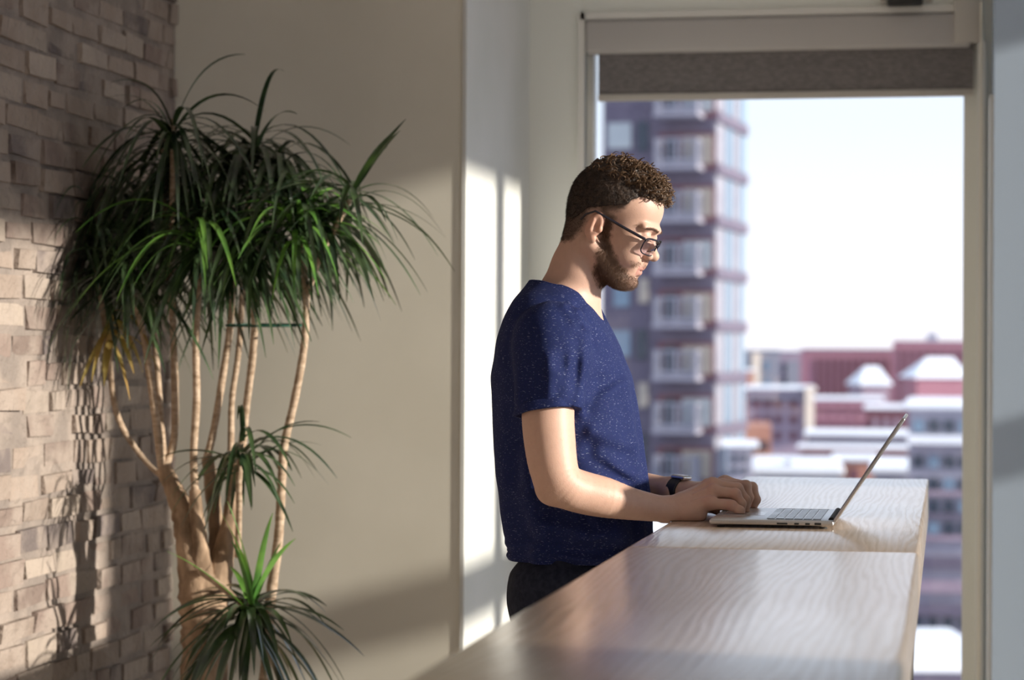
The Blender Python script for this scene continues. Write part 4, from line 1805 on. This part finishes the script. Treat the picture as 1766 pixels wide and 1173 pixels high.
def shirt_fn(P):
    d0 = shirt_outer(P)
    d = d0 - folds(P)
    # shell, open at the hem and at the neck
    inner = -(d + 0.008)
    d = np.maximum(d, inner)
    d = np.maximum(d, (P - NA) @ nn - neck_rise(P[:, 1] - YM))
    d = np.maximum(d, ZHEM - P[:, 2])
    # sleeve opening: carve the bore
    return d.astype(np.float32)


lo = np.array([J(850, 300)[0] - 0.02, YM - 0.285, ZHEM - 0.01])
hi = np.array([J(1125, 300)[0] + 0.02, YM + 0.285, lv_z(470)])
Vt, Ft = mesh_sdf(shirt_fn, lo, hi, 0.0024, slack=2.2)
print('shirt', len(Vt))
shirtm = mat('navy_heather_jersey', (0.03, 0.05, 0.16), 0.85, spec=0.2)
tc = nd(shirtm, 'ShaderNodeTexCoord')
mp = nd(shirtm, 'ShaderNodeMapping')
mp.inputs['Scale'].default_value = (170, 170, 700)
nz = nd(shirtm, 'ShaderNodeTexNoise')
nz.inputs['Scale'].default_value = 1.0
nz.inputs['Detail'].default_value = 1.0
rp = nd(shirtm, 'ShaderNodeValToRGB')
rp.color_ramp.elements[0].position = 0.655
rp.color_ramp.elements[1].position = 0.74
rp.color_ramp.elements[0].color = (0.015, 0.026, 0.118, 1)
rp.color_ramp.elements[1].color = (0.22, 0.25, 0.42, 1)
lk(shirtm, tc.outputs['Object'], mp.inputs[0])
lk(shirtm, mp.outputs[0], nz.inputs['Vector'])
lk(shirtm, nz.outputs['Fac'], rp.inputs[0])
n2 = nd(shirtm, 'ShaderNodeTexNoise')
n2.inputs['Scale'].default_value = 700
mixc = nd(shirtm, 'ShaderNodeMix', data_type='RGBA', blend_type='MULTIPLY')
mixc.inputs[0].default_value = 0.6
lk(shirtm, tc.outputs['Object'], n2.inputs['Vector'])
lk(shirtm, rp.outputs[0], mixc.inputs[6])
lk(shirtm, n2.outputs['Color'], mixc.inputs[7])
lk(shirtm, mixc.outputs[2], bsdf(shirtm).inputs['Base Color'])
bsdf(shirtm).inputs['Sheen Weight'].default_value = 0.0
bsdf(shirtm).inputs['Sheen Roughness'].default_value = 0.5
bsdf(shirtm).inputs['Sheen Tint'].default_value = (0.5, 0.55, 1.0, 1)
bp = nd(shirtm, 'ShaderNodeBump')
bp.inputs['Strength'].default_value = 0.3
bp.inputs['Distance'].default_value = 0.001
lk(shirtm, n2.outputs['Fac'], bp.inputs['Height'])
lk(shirtm, bp.outputs[0], bsdf(shirtm).inputs['Normal'])
shirt = ppart('t_shirt', Vt, Ft, shirtm)


def ppart_mb(mb, name, m, parent, smooth=True):
    bmesh.ops.translate(mb.bm, vec=Vector(-ROOT), verts=mb.bm.verts)
    o = mb.build(name, m, None, smooth)
    o.parent = parent
    return o


# rolled cuffs
for A_, uu_ in ((NEAR, ua_n), (FAR, ua_f)):
    c = A_['sh'] + uu_ * (CUFFL - 0.006)
    a1 = np.cross(uu_, [0, 1, 0])
    a1 /= np.linalg.norm(a1)
    a2 = np.cross(uu_, a1)

    def cuff_fn(P, c=c, a1=a1, a2=a2, uu_=uu_):
        q = P - c.astype(np.float32)
        x, y, t = q @ a1, q @ a2, q @ uu_
        t = t + 0.17 * q[:, 0]
        rr = np.sqrt(x * x + y * y) - (0.0590 + 0.0012 * np.sin(np.arctan2(y, x) * 7) + 0.001 * vnoise(P, 40, 3))
        return (np.sqrt(np.maximum(np.abs(rr) - 0.0015, 0) ** 2 + np.maximum(np.abs(t) - 0.007, 0) ** 2) - 0.0028).astype(np.float32)
    Vc, Fc = mesh_sdf(cuff_fn, c - 0.085, c + 0.085, 0.0018, slack=2.5)
    ppart('cuff', Vc, Fc, shirtm, parent=shirt)
# collar band follows the cut edge
rim = []
for k in range(72):
    a = 2 * math.pi * k / 72
    # walk out from the neck centre in the cut plane until leaving the shirt surface
    ctr = (NA + NB) / 2
    e1 = nv / np.linalg.norm(nv)
    d_ = e1 * math.cos(a) + np.array([0, 1, 0]) * math.sin(a)
    ts = np.linspace(0.02, 0.16, 300)
    P = ctr + d_[None] * ts[:, None]
    P = P + nn[None] * neck_rise(P[:, 1] - YM)[:, None]
    sd = shirt_outer(P.astype(np.float32)) - folds(P)
    j = np.argmax(sd > -0.004) if (sd > -0.004).any() else len(ts) - 1
    rim.append(P[j] - nn * 0.002)
b = MB()
rim.append(rim[0])
rim.append(rim[1])
b.tube(rim, 0.0045, 8, cap=False)
ppart_mb(b, 'collar_band', shirtm, shirt)

# ------------------------------------------------------------------ trousers and shoes
hipL = np.array([J(990, 990)[0], YM - 0.095, lv_z(1000)])
hipR = np.array([J(990, 990)[0], YM + 0.095, lv_z(1000)])
kneeL = np.array([hipL[0] + 0.01, YM - 0.11, 0.50])
kneeR = np.array([hipL[0] + 0.02, YM + 0.11, 0.50])
ankL = np.array([hipL[0] - 0.03, YM - 0.12, 0.09])
ankR = np.array([hipL[0] - 0.02, YM + 0.12, 0.09])
PW = (J(1108, 1000)[0] - J(884, 1000)[0]) / 2
pcx = (J(1108, 1000)[0] + J(884, 1000)[0]) / 2
TRO = [p_ell((pcx, YM, lv_z(1000)), (PW * 0.96, 0.160, 0.16), None, 0.03),
       p_ell((pcx - 0.014, YM - 0.07, lv_z(1030)), (0.108, 0.095, 0.12), None, 0.03),
       p_ell((pcx - 0.014, YM + 0.07, lv_z(1030)), (0.108, 0.095, 0.12), None, 0.03)]
for h_, k_, a_ in ((hipL, kneeL, ankL), (hipR, kneeR, ankR)):
    TRO += [p_cone(h_, k_, 0.098, 0.070, 0.05), p_cone(k_, a_, 0.070, 0.055, 0.03)]


def tro_fn(P):
    d = eval_prims(P, TRO) - 0.003 * vnoise(P, 22, 41) - 0.003 * np.sin(P[:, 2] * 130 + 4 * vnoise(P, 9, 2)) * (1 - sstep(0.5, 0.15, np.abs(P[:, 2] - 0.95)))
    d = d + 0.016 * sstep(ZHEM - 0.03, ZHEM + 0.01, P[:, 2])
    d = np.maximum(d, P[:, 2] - (ZHEM + 0.03))
    return np.maximum(d, 0.05 - P[:, 2]).astype(np.float32)


Vt2, Ft2 = mesh_sdf(tro_fn, (pcx - 0.22, YM - 0.24, 0.03), (pcx + 0.22, YM + 0.24, ZHEM + 0.05), 0.006, slack=2.2)
trom = mat('dark_navy_denim', (0.012, 0.016, 0.032), 0.85, spec=0.2)
add_noise_color(trom, (0.009, 0.012, 0.026), (0.018, 0.023, 0.042), 90, 3, bump=0.2)
tro = ppart('trousers', Vt2, Ft2, trom)
b = MB()
for sy in (-0.12,):
    b.box((pcx + PW * 0.35, YM + sy - 0.03, lv_z(965)), (pcx + PW * 0.42, YM + sy - 0.02, lv_z(945)))
ppart_mb(b, 'belt_loop', trom, tro)
for (a_, nm) in ((ankL, 'shoe'), (ankR, 'shoe')):
    SH = [p_cone(a_ + np.array([-0.02, 0, -0.01]), a_ + np.array([-0.02, 0, -0.05]), 0.045, 0.042, 0.03),
          p_cone(a_ + np.array([-0.02, 0, -0.05]), a_ + np.array([0.15, 0, -0.055]), 0.042, 0.036, 0.04),
          p_cone(a_ + np.array([0.02, 0, -0.02]), a_ + np.array([0.10, 0, -0.045]), 0.04, 0.032, 0.04)]

    def sh_fn(P):
        return np.maximum(eval_prims(P, SH), 0.0225 - P[:, 2]).astype(np.float32)
    Vv, Ff = mesh_sdf(sh_fn, a_ - np.array([0.1, 0.08, 0.09]), a_ + np.array([0.22, 0.08, 0.06]), 0.005, slack=2.2)
    so = ppart(nm, Vv, Ff, mat('shoe_leather', (0.03, 0.02, 0.015), 0.5))

    def sole_fn(P):
        d = eval_prims(P, SH) - 0.004
        return np.maximum(np.maximum(d, P[:, 2] - 0.024), 0.002 - P[:, 2]).astype(np.float32)
    Vv, Ff = mesh_sdf(sole_fn, a_ - np.array([0.1, 0.08, 0.1]), a_ + np.array([0.22, 0.08, 0.06]), 0.004, slack=2.4)
    ppart('sole', Vv, Ff, mat('shoe_sole', (0.5, 0.48, 0.45), 0.8), parent=so)

# ------------------------------------------------------------------ glasses
gframe = mat('glasses_frame', (0.012, 0.012, 0.022), 0.25)
gclear = mat('glasses_lower_rim', (0.10, 0.10, 0.16), 0.2)
lens_m = glass_mat('lens_glass', (0.90, 0.90, 0.97))
TF, TN = 73, -2          # lens plane forward, centre height


def lens_pts(s_, off=0.0):
    pts = []
    for k in range(28):
        a = 2 * math.pi * k / 28
        c_, s2 = math.cos(a), math.sin(a)
        e = 0.55
        rr = 22.5 + off
        rn = 14.0 + off
        x = 28 + rr * math.copysign(abs(c_) ** e, c_)
        nn_ = -13 + rn * math.copysign(abs(s2) ** e, s2)
        # face-form curve and slight tilt
        fz = TF + 9 - 0.0072 * (x - 6) ** 2 + (nn_ + 13) * 0.12
        pts.append(H(fz, s_ * x, nn_))
    return pts


glasses = None
b = MB()
for s_ in (-1, 1):
    pp = lens_pts(s_)
    pp = pp + [pp[0], pp[1]]
    b.tube(pp, 0.0013, 8, cap=False)
    # heavier brow bar
    up = [p for p in lens_pts(s_, 0.4) if hloc(p[None])[2][0] > -6]
    up.sort(key=lambda p: hloc(p[None])[1][0])
    b.tube(up, 0.0021, 8)
b.tube([H(TF + 9, -7, -8), H(TF + 12, 0, -5), H(TF + 9, 7, -8)], 0.0019, 8)
glasses = ppart_mb(b, 'glasses', gframe, person)
for s_ in (-1, 1):
    b = MB()
    pp = lens_pts(s_, -1)
    bm = b.bm
    vv = [bm.verts.new(Vector(p)) for p in pp]
    ctr = bm.verts.new(Vector(np.mean(pp, axis=0) + HF * 0.0012))
    for k in range(len(vv)):
        bm.faces.new((vv[k], vv[(k + 1) % len(vv)], ctr))
    r = bmesh.ops.solidify(bm, geom=list(bm.faces), thickness=0.0014)
    ppart_mb(b, 'lens', lens_m, glasses)
    b = MB()
    th = [H(TF - 5, s_ * 50, -2), H(TF - 12, s_ * 54.5, -1), H(30, s_ * 59.5, 4), H(-8, s_ * 62.5, 11), H(-26, s_ * 63.5, 14), H(-40, s_ * 61.5, 4), H(-46, s_ * 60, -8)]
    b.tube(th, [0.0030, 0.0030, 0.0029, 0.0025, 0.002, 0.0019, 0.0016], 8)
    ppart_mb(b, 'temple_arm', gframe, glasses)
    b = MB()
    b.tube([H(TF + 8, s_ * 8, -14), H(TF + 3, s_ * 10, -18)], 0.002, 6)
    ppart_mb(b, 'nose_pad', gclear, glasses)

# ------------------------------------------------------------------ watch on the far wrist
wr = FAR['wr']
fa = (FAR['wr'] - FAR['el'])
fa /= np.linalg.norm(fa)
wc = wr + fa * 0.010
wu = np.array([0, 0, 1.0]) - fa * fa[2]
wu /= np.linalg.norm(wu)
wv = np.cross(fa, wu)


def watch_fn(P, half=0.0105, th=0.0018):
    q = P - wc.astype(np.float32)
    x, y, t = q @ wu, q @ wv, q @ fa
    rr = np.sqrt((x / 0.95) ** 2 + (y / 1.12) ** 2) - 0.0268
    return (np.sqrt(np.maximum(np.abs(rr) - th, 0) ** 2 + np.maximum(np.abs(t) - half, 0) ** 2) - 0.0008).astype(np.float32)


Vv, Ff = mesh_sdf(watch_fn, wc - 0.045, wc + 0.045, 0.0013, slack=2.6)
watch = ppart('watch', Vv, Ff, mat('watch_strap_black', (0.012, 0.012, 0.014), 0.55))
b = MB()
cc = wc + wu * 0.0285 + fa * 0.004
rot = Matrix(((fa[0], wv[0], wu[0]), (fa[1], wv[1], wu[1]), (fa[2], wv[2], wu[2])))
vs = b.box((-0.017, -0.015, -0.004), (0.017, 0.015, 0.004), 0.003, 3)
bmesh.ops.transform(b.bm, matrix=Matrix.Translation(Vector(cc)) @ rot.to_4x4(), verts=b.bm.verts)
wcase = ppart_mb(b, 'watch_case', mat('watch_steel', (0.65, 0.65, 0.66), 0.2, 1.0), watch)
b = MB()
b.box((-0.014, -0.012, 0.0036), (0.014, 0.012, 0.0046), 0.0004, 1)
bmesh.ops.transform(b.bm, matrix=Matrix.Translation(Vector(cc)) @ rot.to_4x4(), verts=b.bm.verts)
ppart_mb(b, 'watch_glass', mat('watch_screen', (0.01, 0.01, 0.01), 0.1), watch)

# ------------------------------------------------------------------ the tall dragon tree in the corner
PY = 5.80
barkm = mat('pale_cane_bark', (0.42, 0.31, 0.22), 0.8)
add_noise_color(barkm, (0.30, 0.21, 0.14), (0.50, 0.38, 0.28), 30, 4, stretch=(1, 1, 3), bump=0.5)
trunkm = mat('rough_trunk_bark', (0.28, 0.19, 0.12), 0.9)
add_noise_color(trunkm, (0.16, 0.105, 0.065), (0.40, 0.28, 0.19), 26, 5, stretch=(1, 1, 0.5), bump=0.9)
leafm = mat('strap_leaf', (0.06, 0.13, 0.04), 0.26, spec=0.7)
add_noise_color(leafm, (0.014, 0.032, 0.016), (0.055, 0.095, 0.038), 14, 2)
leafy = mat('young_strap_leaf', (0.10, 0.25, 0.04), 0.34)
add_noise_color(leafy, (0.06, 0.17, 0.03), (0.14, 0.30, 0.05), 14, 2)
leafo = mat('old_strap_leaf', (0.35, 0.24, 0.07), 0.6)
add_noise_color(leafo, (0.30, 0.18, 0.05), (0.45, 0.36, 0.12), 14, 2)
for m in (leafm, leafy):
    bsdf(m).inputs['Coat Weight'].default_value = 0.8
    bsdf(m).inputs['Coat Roughness'].default_value = 0.32
for m in (leafm, leafy, leafo):      # thin leaves let some light through
    nt = m.node_tree
    tl = nd(m, 'ShaderNodeBsdfTranslucent')
    src = bsdf(m).inputs['Base Color'].links[0].from_socket
    mul_ = nd(m, 'ShaderNodeMix', data_type='RGBA', blend_type='MULTIPLY')
    mul_.inputs[0].default_value = 1.0
    mul_.inputs[7].default_value = (1.3, 1.5, 0.6, 1)
    lk(m, src, mul_.inputs[6])
    lk(m, mul_.outputs[2], tl.inputs[0])
    mix_ = nd(m, 'ShaderNodeMixShader')
    mix_.inputs[0].default_value = 0.16
    lk(m, bsdf(m).outputs[0], mix_.inputs[1])
    lk(m, tl.outputs[0], mix_.inputs[2])
    outn = [n for n in nt.nodes if n.type == 'OUTPUT_MATERIAL'][0]
    lk(m, mix_.outputs[0], outn.inputs[0])
potm = mat('glazed_pot', (0.25, 0.25, 0.26), 0.4)
soilm = mat('potting_soil', (0.05, 0.035, 0.025), 0.95)
add_noise_color(soilm, (0.03, 0.02, 0.015), (0.08, 0.055, 0.04), 60, 4, bump=0.8)

base = onY(352, 1200, PY)
plant = empty('dracaena_plant', (base.x, PY, 0))
tag(plant, 'tall many-stemmed dragon tree with drooping strap leaves in front of the brick wall', 'potted plant')
PR = Vector((base.x, PY, 0))


def pp_(u, v, dy=0.0):
    return Vector(onY(u, v, PY + dy)) - PR


b = MB()
b.lathe([(0.17, 0.0), (0.185, 0.01), (0.22, 0.38), (0.235, 0.40), (0.235, 0.43), (0.205, 0.43), (0.195, 0.375), (0.0, 0.37)][:-1], (0, 0, 0), 40)
b.build('pot', potm, plant, True)
b = MB()
b.lathe([(0.196, 0.36), (0.19, 0.385), (0.1, 0.392), (0.02, 0.394)], (0, 0, 0), 32)
b.build('soil', soilm, plant, True)


def smooth_path(pts, n):
    """Catmull-Rom through points with radii"""
    P = [np.array(list(p[0]) + [p[1]]) for p in pts]
    P = [2 * P[0] - P[1]] + P + [2 * P[-1] - P[-2]]
    out = []
    for i in range(1, len(P) - 2):
        for k in range(n):
            t = k / n
            a, b_, c, d = P[i - 1], P[i], P[i + 1], P[i + 2]
            out.append(0.5 * (2 * b_ + (c - a) * t + (2 * a - 5 * b_ + 4 * c - d) * t * t + (3 * b_ - a - 3 * c + d) * t ** 3))
    out.append(P[-2])
    return out


def stem(name, pts, m, sides=10, wob=0.0, n=8, seed=0):
    pth = smooth_path(pts, n)
    rg_ = random.Random(seed)
    b = MB()
    rr = [max(0.003, 1.2 * p[3] * (1 + rg_.uniform(-wob, wob))) for p in pth]
    b.tube([Vector(p[:3]) for p in pth], rr, sides)
    return b.build(name, m, plant, True)


S = 1 / 665.0      # metres per photo pixel at the plant
# trunks
stem('trunk', [(Vector((0.0, 0, 0.36)), 0.052), (pp_(352, 1130), 0.050), (pp_(350, 1060), 0.050), (pp_(343, 1010), 0.046), (pp_(330, 950), 0.034), (pp_(318, 890), 0.027), (pp_(300, 845), 0.020), (pp_(281, 806), 0.017)], trunkm, 16, 0.08, 8, 1)
stem('branch', [(pp_(362, 1055, 0.02), 0.040), (pp_(378, 985, 0.03), 0.030), (pp_(392, 925, 0.04), 0.020), (pp_(400, 860, 0.06), 0.015), (pp_(410, 790, 0.07), 0.012), (pp_(418, 765, 0.08), 0.010)], trunkm, 12, 0.08, 8, 2)
stem('branch', [(pp_(345, 1010, -0.01), 0.034), (pp_(345, 940, -0.02), 0.018), (pp_(338, 880, -0.03), 0.015), (pp_(336, 845, -0.03), 0.012)], trunkm, 12, 0.06, 8, 3)
stem('branch', [(pp_(372, 1000, 0.06), 0.026), (pp_(374, 930, 0.08), 0.018), (pp_(366, 850, 0.09), 0.016), (pp_(358, 790, 0.09), 0.013)], trunkm, 12, 0.06, 8, 4)

canes = [
    # name, points (u, v, dy, radius px)
    [(279, 806, 0, 6), (270, 730, -.02, 6), (259, 650, -.03, 5.5), (249, 585, -.03, 5), (232, 520, -.05, 4.5), (218, 490, -.06, 4)],
    [(284, 808, 0, 6), (300, 760, .02, 5.5), (302, 680, .02, 5.5), (300, 600, .02, 5), (296, 480, 0, 5), (298, 330, 0, 4.5), (299, 205, 0, 4)],
    [(336, 848, -.03, 6), (334, 780, -.03, 5.5), (339, 690, -.04, 5.5), (338, 600, -.05, 5), (342, 500, -.06, 4.5), (345, 420, -.07, 4)],
    [(357, 792, .09, 6), (370, 735, .08, 5.5), (384, 650, .07, 5.5), (396, 570, .05, 5), (400, 480, .03, 4.5), (392, 400, .02, 4)],
    [(392, 900, .05, 5), (398, 770, .12, 5), (400, 690, .13, 4.5), (412, 600, .14, 4.5), (420, 470, .14, 4.5), (432, 300, .14, 4), (440, 240, .14, 4)],
    [(418, 768, .08, 6), (425, 700, .06, 5.5), (436, 610, .02, 5.5), (439, 540, -.02, 5), (432, 480, -.05, 4.5), (425, 440, -.07, 4)],
    [(455, 1175, .04, 8), (466, 1040, .02, 8), (480, 930, 0, 7), (486, 830, -.02, 6.5), (490, 770, -.02, 6), (508, 690, -.03, 6), (524, 600, -.04, 5.5), (528, 520, -.04, 5), (520, 430, -.03, 4.5), (505, 370, -.02, 4)],
    [(255, 800, .2, 4), (215, 745, .16, 4.5), (198, 700, .12, 4.5), (190, 640, .08, 4.5), (185, 585, .06, 4.5), (170, 500, .05, 4), (160, 450, .04, 4)],
    [(528, 515, -.04, 4.5), (550, 450, -.06, 4), (585, 380, -.08, 4), (603, 345, -.09, 3.5)],
    [(283, 800, .05, 5), (276, 700, .1, 4.5), (268, 600, .16, 4.5), (255, 480, .2, 4), (240, 400, .22, 4)],
    [(300, 560, .02, 4.5), (285, 430, .1, 4), (284, 300, .12, 4), (280, 240, .12, 3.5)],
    [(345, 985, -.05, 5), (380, 1010, -.12, 5), (410, 1035, -.15, 5), (432, 1050, -.16, 5)],
    [(410, 960, .0, 5), (412, 880, -.06, 4.5), (412, 830, -.1, 4.5), (415, 790, -.12, 4.5)],
]
for i, c in enumerate(canes):
    if i == 6:
        c = [(c[0][0], c[0][1] + 40, c[0][2], c[0][3])] + c
    pts = [(pp_(u, v, dy), r * S) for (u, v, dy, r) in c]
    if i == 6:
        pts = [(Vector((0.10, 0.02, 0.36)), 0.013)] + pts[1:]
    if i == 7:
        pts = [(pp_(300, 840, .12), 4.5 * S)] + pts
    stem('cane', pts, barkm, 9, 0.05, 8, 20 + i)


def crown(u, v, dy, n, L, seed, m=leafm, spread=1.0, up=0.25, name='leaf_crown', droop=1.0, wid=0.0075, elev=(-0.5, 1.3)):
    """a rosette of long strap leaves that arch over and hang"""
    rg_ = random.Random(seed)
    c = pp_(u, v, dy)
    V_, F_ = [], []
    nseg = 12
    for k in range(n):
        az = rg_.uniform(0, 2 * math.pi)
        age = rg_.random()
        el = elev[1] - (elev[1] - elev[0]) * age
        ln = L * rg_.uniform(0.72, 1.12)
        w0 = wid * rg_.uniform(0.8, 1.2)
        d = Vector((math.cos(az) * math.cos(el) * spread, math.sin(az) * math.cos(el) * spread, math.sin(el))).normalized()
        side = d.cross(Vector((0, 0, 1)))
        if side.length < 0.05:
            side = Vector((1, 0, 0))
        side.normalize()
        p = c + Vector((0, 0, rg_.uniform(-0.05, 0.03))) + d * 0.006
        st = ln / nseg
        g = droop * rg_.uniform(0.55, 1.25) * (2.6 / nseg)
        twist = rg_.uniform(-0.8, 0.8)
        b0 = len(V_)
        for s_ in range(nseg + 1):
            t = s_ / nseg
            w = w0 * (min(1, t * 5 + 0.45)) * (1 - t ** 2.6) + 0.0006
            nrm = side.cross(d).normalized()
            sd = (side * math.cos(twist * t) + nrm * math.sin(twist * t))
            nn2 = sd.cross(d).normalized()
            V_ += [p - sd * w + nn2 * w * 0.30, p - nn2 * 0.0, p + sd * w + nn2 * w * 0.30]
            if s_ < nseg:
                i0 = b0 + s_ * 3
                F_ += [(i0, i0 + 1, i0 + 4, i0 + 3), (i0 + 1, i0 + 2, i0 + 5, i0 + 4)]
            p = p + d * st
            bend = g * (0.35 + 1.2 * t) * max(0.0, (1 + d.z)) * 0.8
            d = (d + Vector((0, 0, -1)) * bend).normalized()
            side = (side - d * side.dot(d)).normalized()
    V_ = np.array(V_)
    V_[:, 0] = np.maximum(V_[:, 0], BRICK_X + 0.02 - PR.x)
    o = np_mesh(name, V_, np.array(F_), m, plant, True)
    return o


def hang(u, v, dy, n, L, seed, m=leafm, **k):
    k = {'elev': (-0.7, 0.85), 'droop': 3.2, **k}
    return crown(u, v, dy, n, L * S, seed, m, **k)


CR = [
    # u, v, dy, leaves, length px: full heads of leaves that arch once and then hang straight
    (299, 235, 0.0, 46, 230), (284, 290, .12, 46, 230), (440, 262, .14, 60, 240), (478, 285, .08, 50, 235), (218, 470, -.06, 44, 220), (158, 420, .04, 64, 240),
    (118, 425, .10, 44, 220), (235, 395, .22, 56, 250), (345, 400, -.07, 60, 250), (392, 395, .02, 60, 240), (428, 410, -.07, 60, 230), (505, 350, -.02, 62, 240),
    (560, 370, -.06, 40, 220), (330, 335, .08, 56, 250), (205, 330, .15, 44, 230), (470, 390, .1, 44, 220), (75, 450, .12, 26, 200), (395, 300, .12, 40, 240),
]
for i, (u, v, dy, n, L) in enumerate(CR):
    hang(u, v, dy, n, L, 100 + i)
hang(603, 338, -.09, 26, 215, 130, elev=(-0.5, 0.75), droop=1.5)
# a few stray leaves that arch out on their own
crown(300, 230, 0.0, 9, 215 * S, 131, elev=(0.4, 1.35), droop=0.9, name='stray_leaves')
crown(440, 250, .10, 9, 215 * S, 132, elev=(0.3, 1.0), droop=1.0, name='stray_leaves')
crown(150, 400, .04, 7, 200 * S, 133, elev=(0.3, 1.0), droop=1.1, name='stray_leaves')
# fresh shoots
crown(520, 370, -.10, 16, 110 * S, 140, leafy, elev=(0.2, 1.3), droop=0.8, name='young_shoot')
crown(340, 400, -.12, 16, 230 * S, 141, leafy, elev=(-0.2, 0.8), droop=2.2, name='young_shoot')
crown(510, 395, -.10, 20, 200 * S, 142, leafy, elev=(-0.2, 0.9), droop=2.0, name='young_shoot')
# the sprig reaching up to the right
c = pp_(606, 335, -.10)
b = MB()
for k, (du, dv, dd) in enumerate([(700, 205, -.02), (690, 225, -.10), (672, 232, .04), (655, 262, -.14), (668, 252, 0.0)]):
    tip_ = pp_(du, dv, -.10 + dd)
    n_seg = 8
    pv = None
    for q in range(n_seg + 1):
        t = q / n_seg
        p = c.lerp(tip_, t) + Vector((0, 0, 0.015 * math.sin(t * 3.14)))
        w = 0.0075 * min(1, 0.35 + t * 3) * (1 - t ** 2.5) + 0.0005
        dr_ = (tip_ - c).normalized()
        sd = dr_.cross(Vector((0.2, 1, 0.1 * k))).normalized()
        nn2 = sd.cross(dr_).normalized()
        cur = [b.bm.verts.new(p - sd * w + nn2 * w * .4), b.bm.verts.new(p), b.bm.verts.new(p + sd * w + nn2 * w * .4)]
        if pv:
            b.bm.faces.new((pv[0], pv[1], cur[1], cur[0]))
            b.bm.faces.new((pv[1], pv[2], cur[2], cur[1]))
        pv = cur
b.build('upright_sprig', leafm, plant, True, 180)
crown(192, 555, -.02, 12, 120 * S, 145, leafo, elev=(-0.9, 0.3), droop=3.0, name='yellowing_leaves')
crown(415, 782, -.12, 34, 175 * S, 150, elev=(-0.4, 1.0), droop=2.2, name='low_rosette')
crown(420, 778, -.12, 5, 190 * S, 156, elev=(0.3, 0.9), droop=0.7, name='low_rosette')
crown(434, 1048, -.16, 26, 190 * S, 151, elev=(-0.2, 0.7), droop=1.0, name='low_rosette', wid=0.0105)
crown(430, 1052, -.17, 40, 210 * S, 154, elev=(-0.9, 0.2), droop=2.6, name='low_rosette', wid=0.0105)
crown(438, 1046, -.18, 9, 165 * S, 152, leafy, elev=(0.75, 1.35), droop=0.25, name='young_shoot', wid=0.0105)
# green tie holding the canes together
b = MB()
ring = []
for k in range(25):
    a = 2 * math.pi * k / 24
    c0 = pp_(457, 561, 0.0)
    ring.append(c0 + Vector((math.cos(a) * 68 * S, math.sin(a) * 0.07, 0.003 * math.sin(a))))
b.tube(ring, 0.0032, 8, cap=False)
b.build('support_ring', mat('green_plastic_tie', (0.01, 0.07, 0.045), 0.5), plant, True)
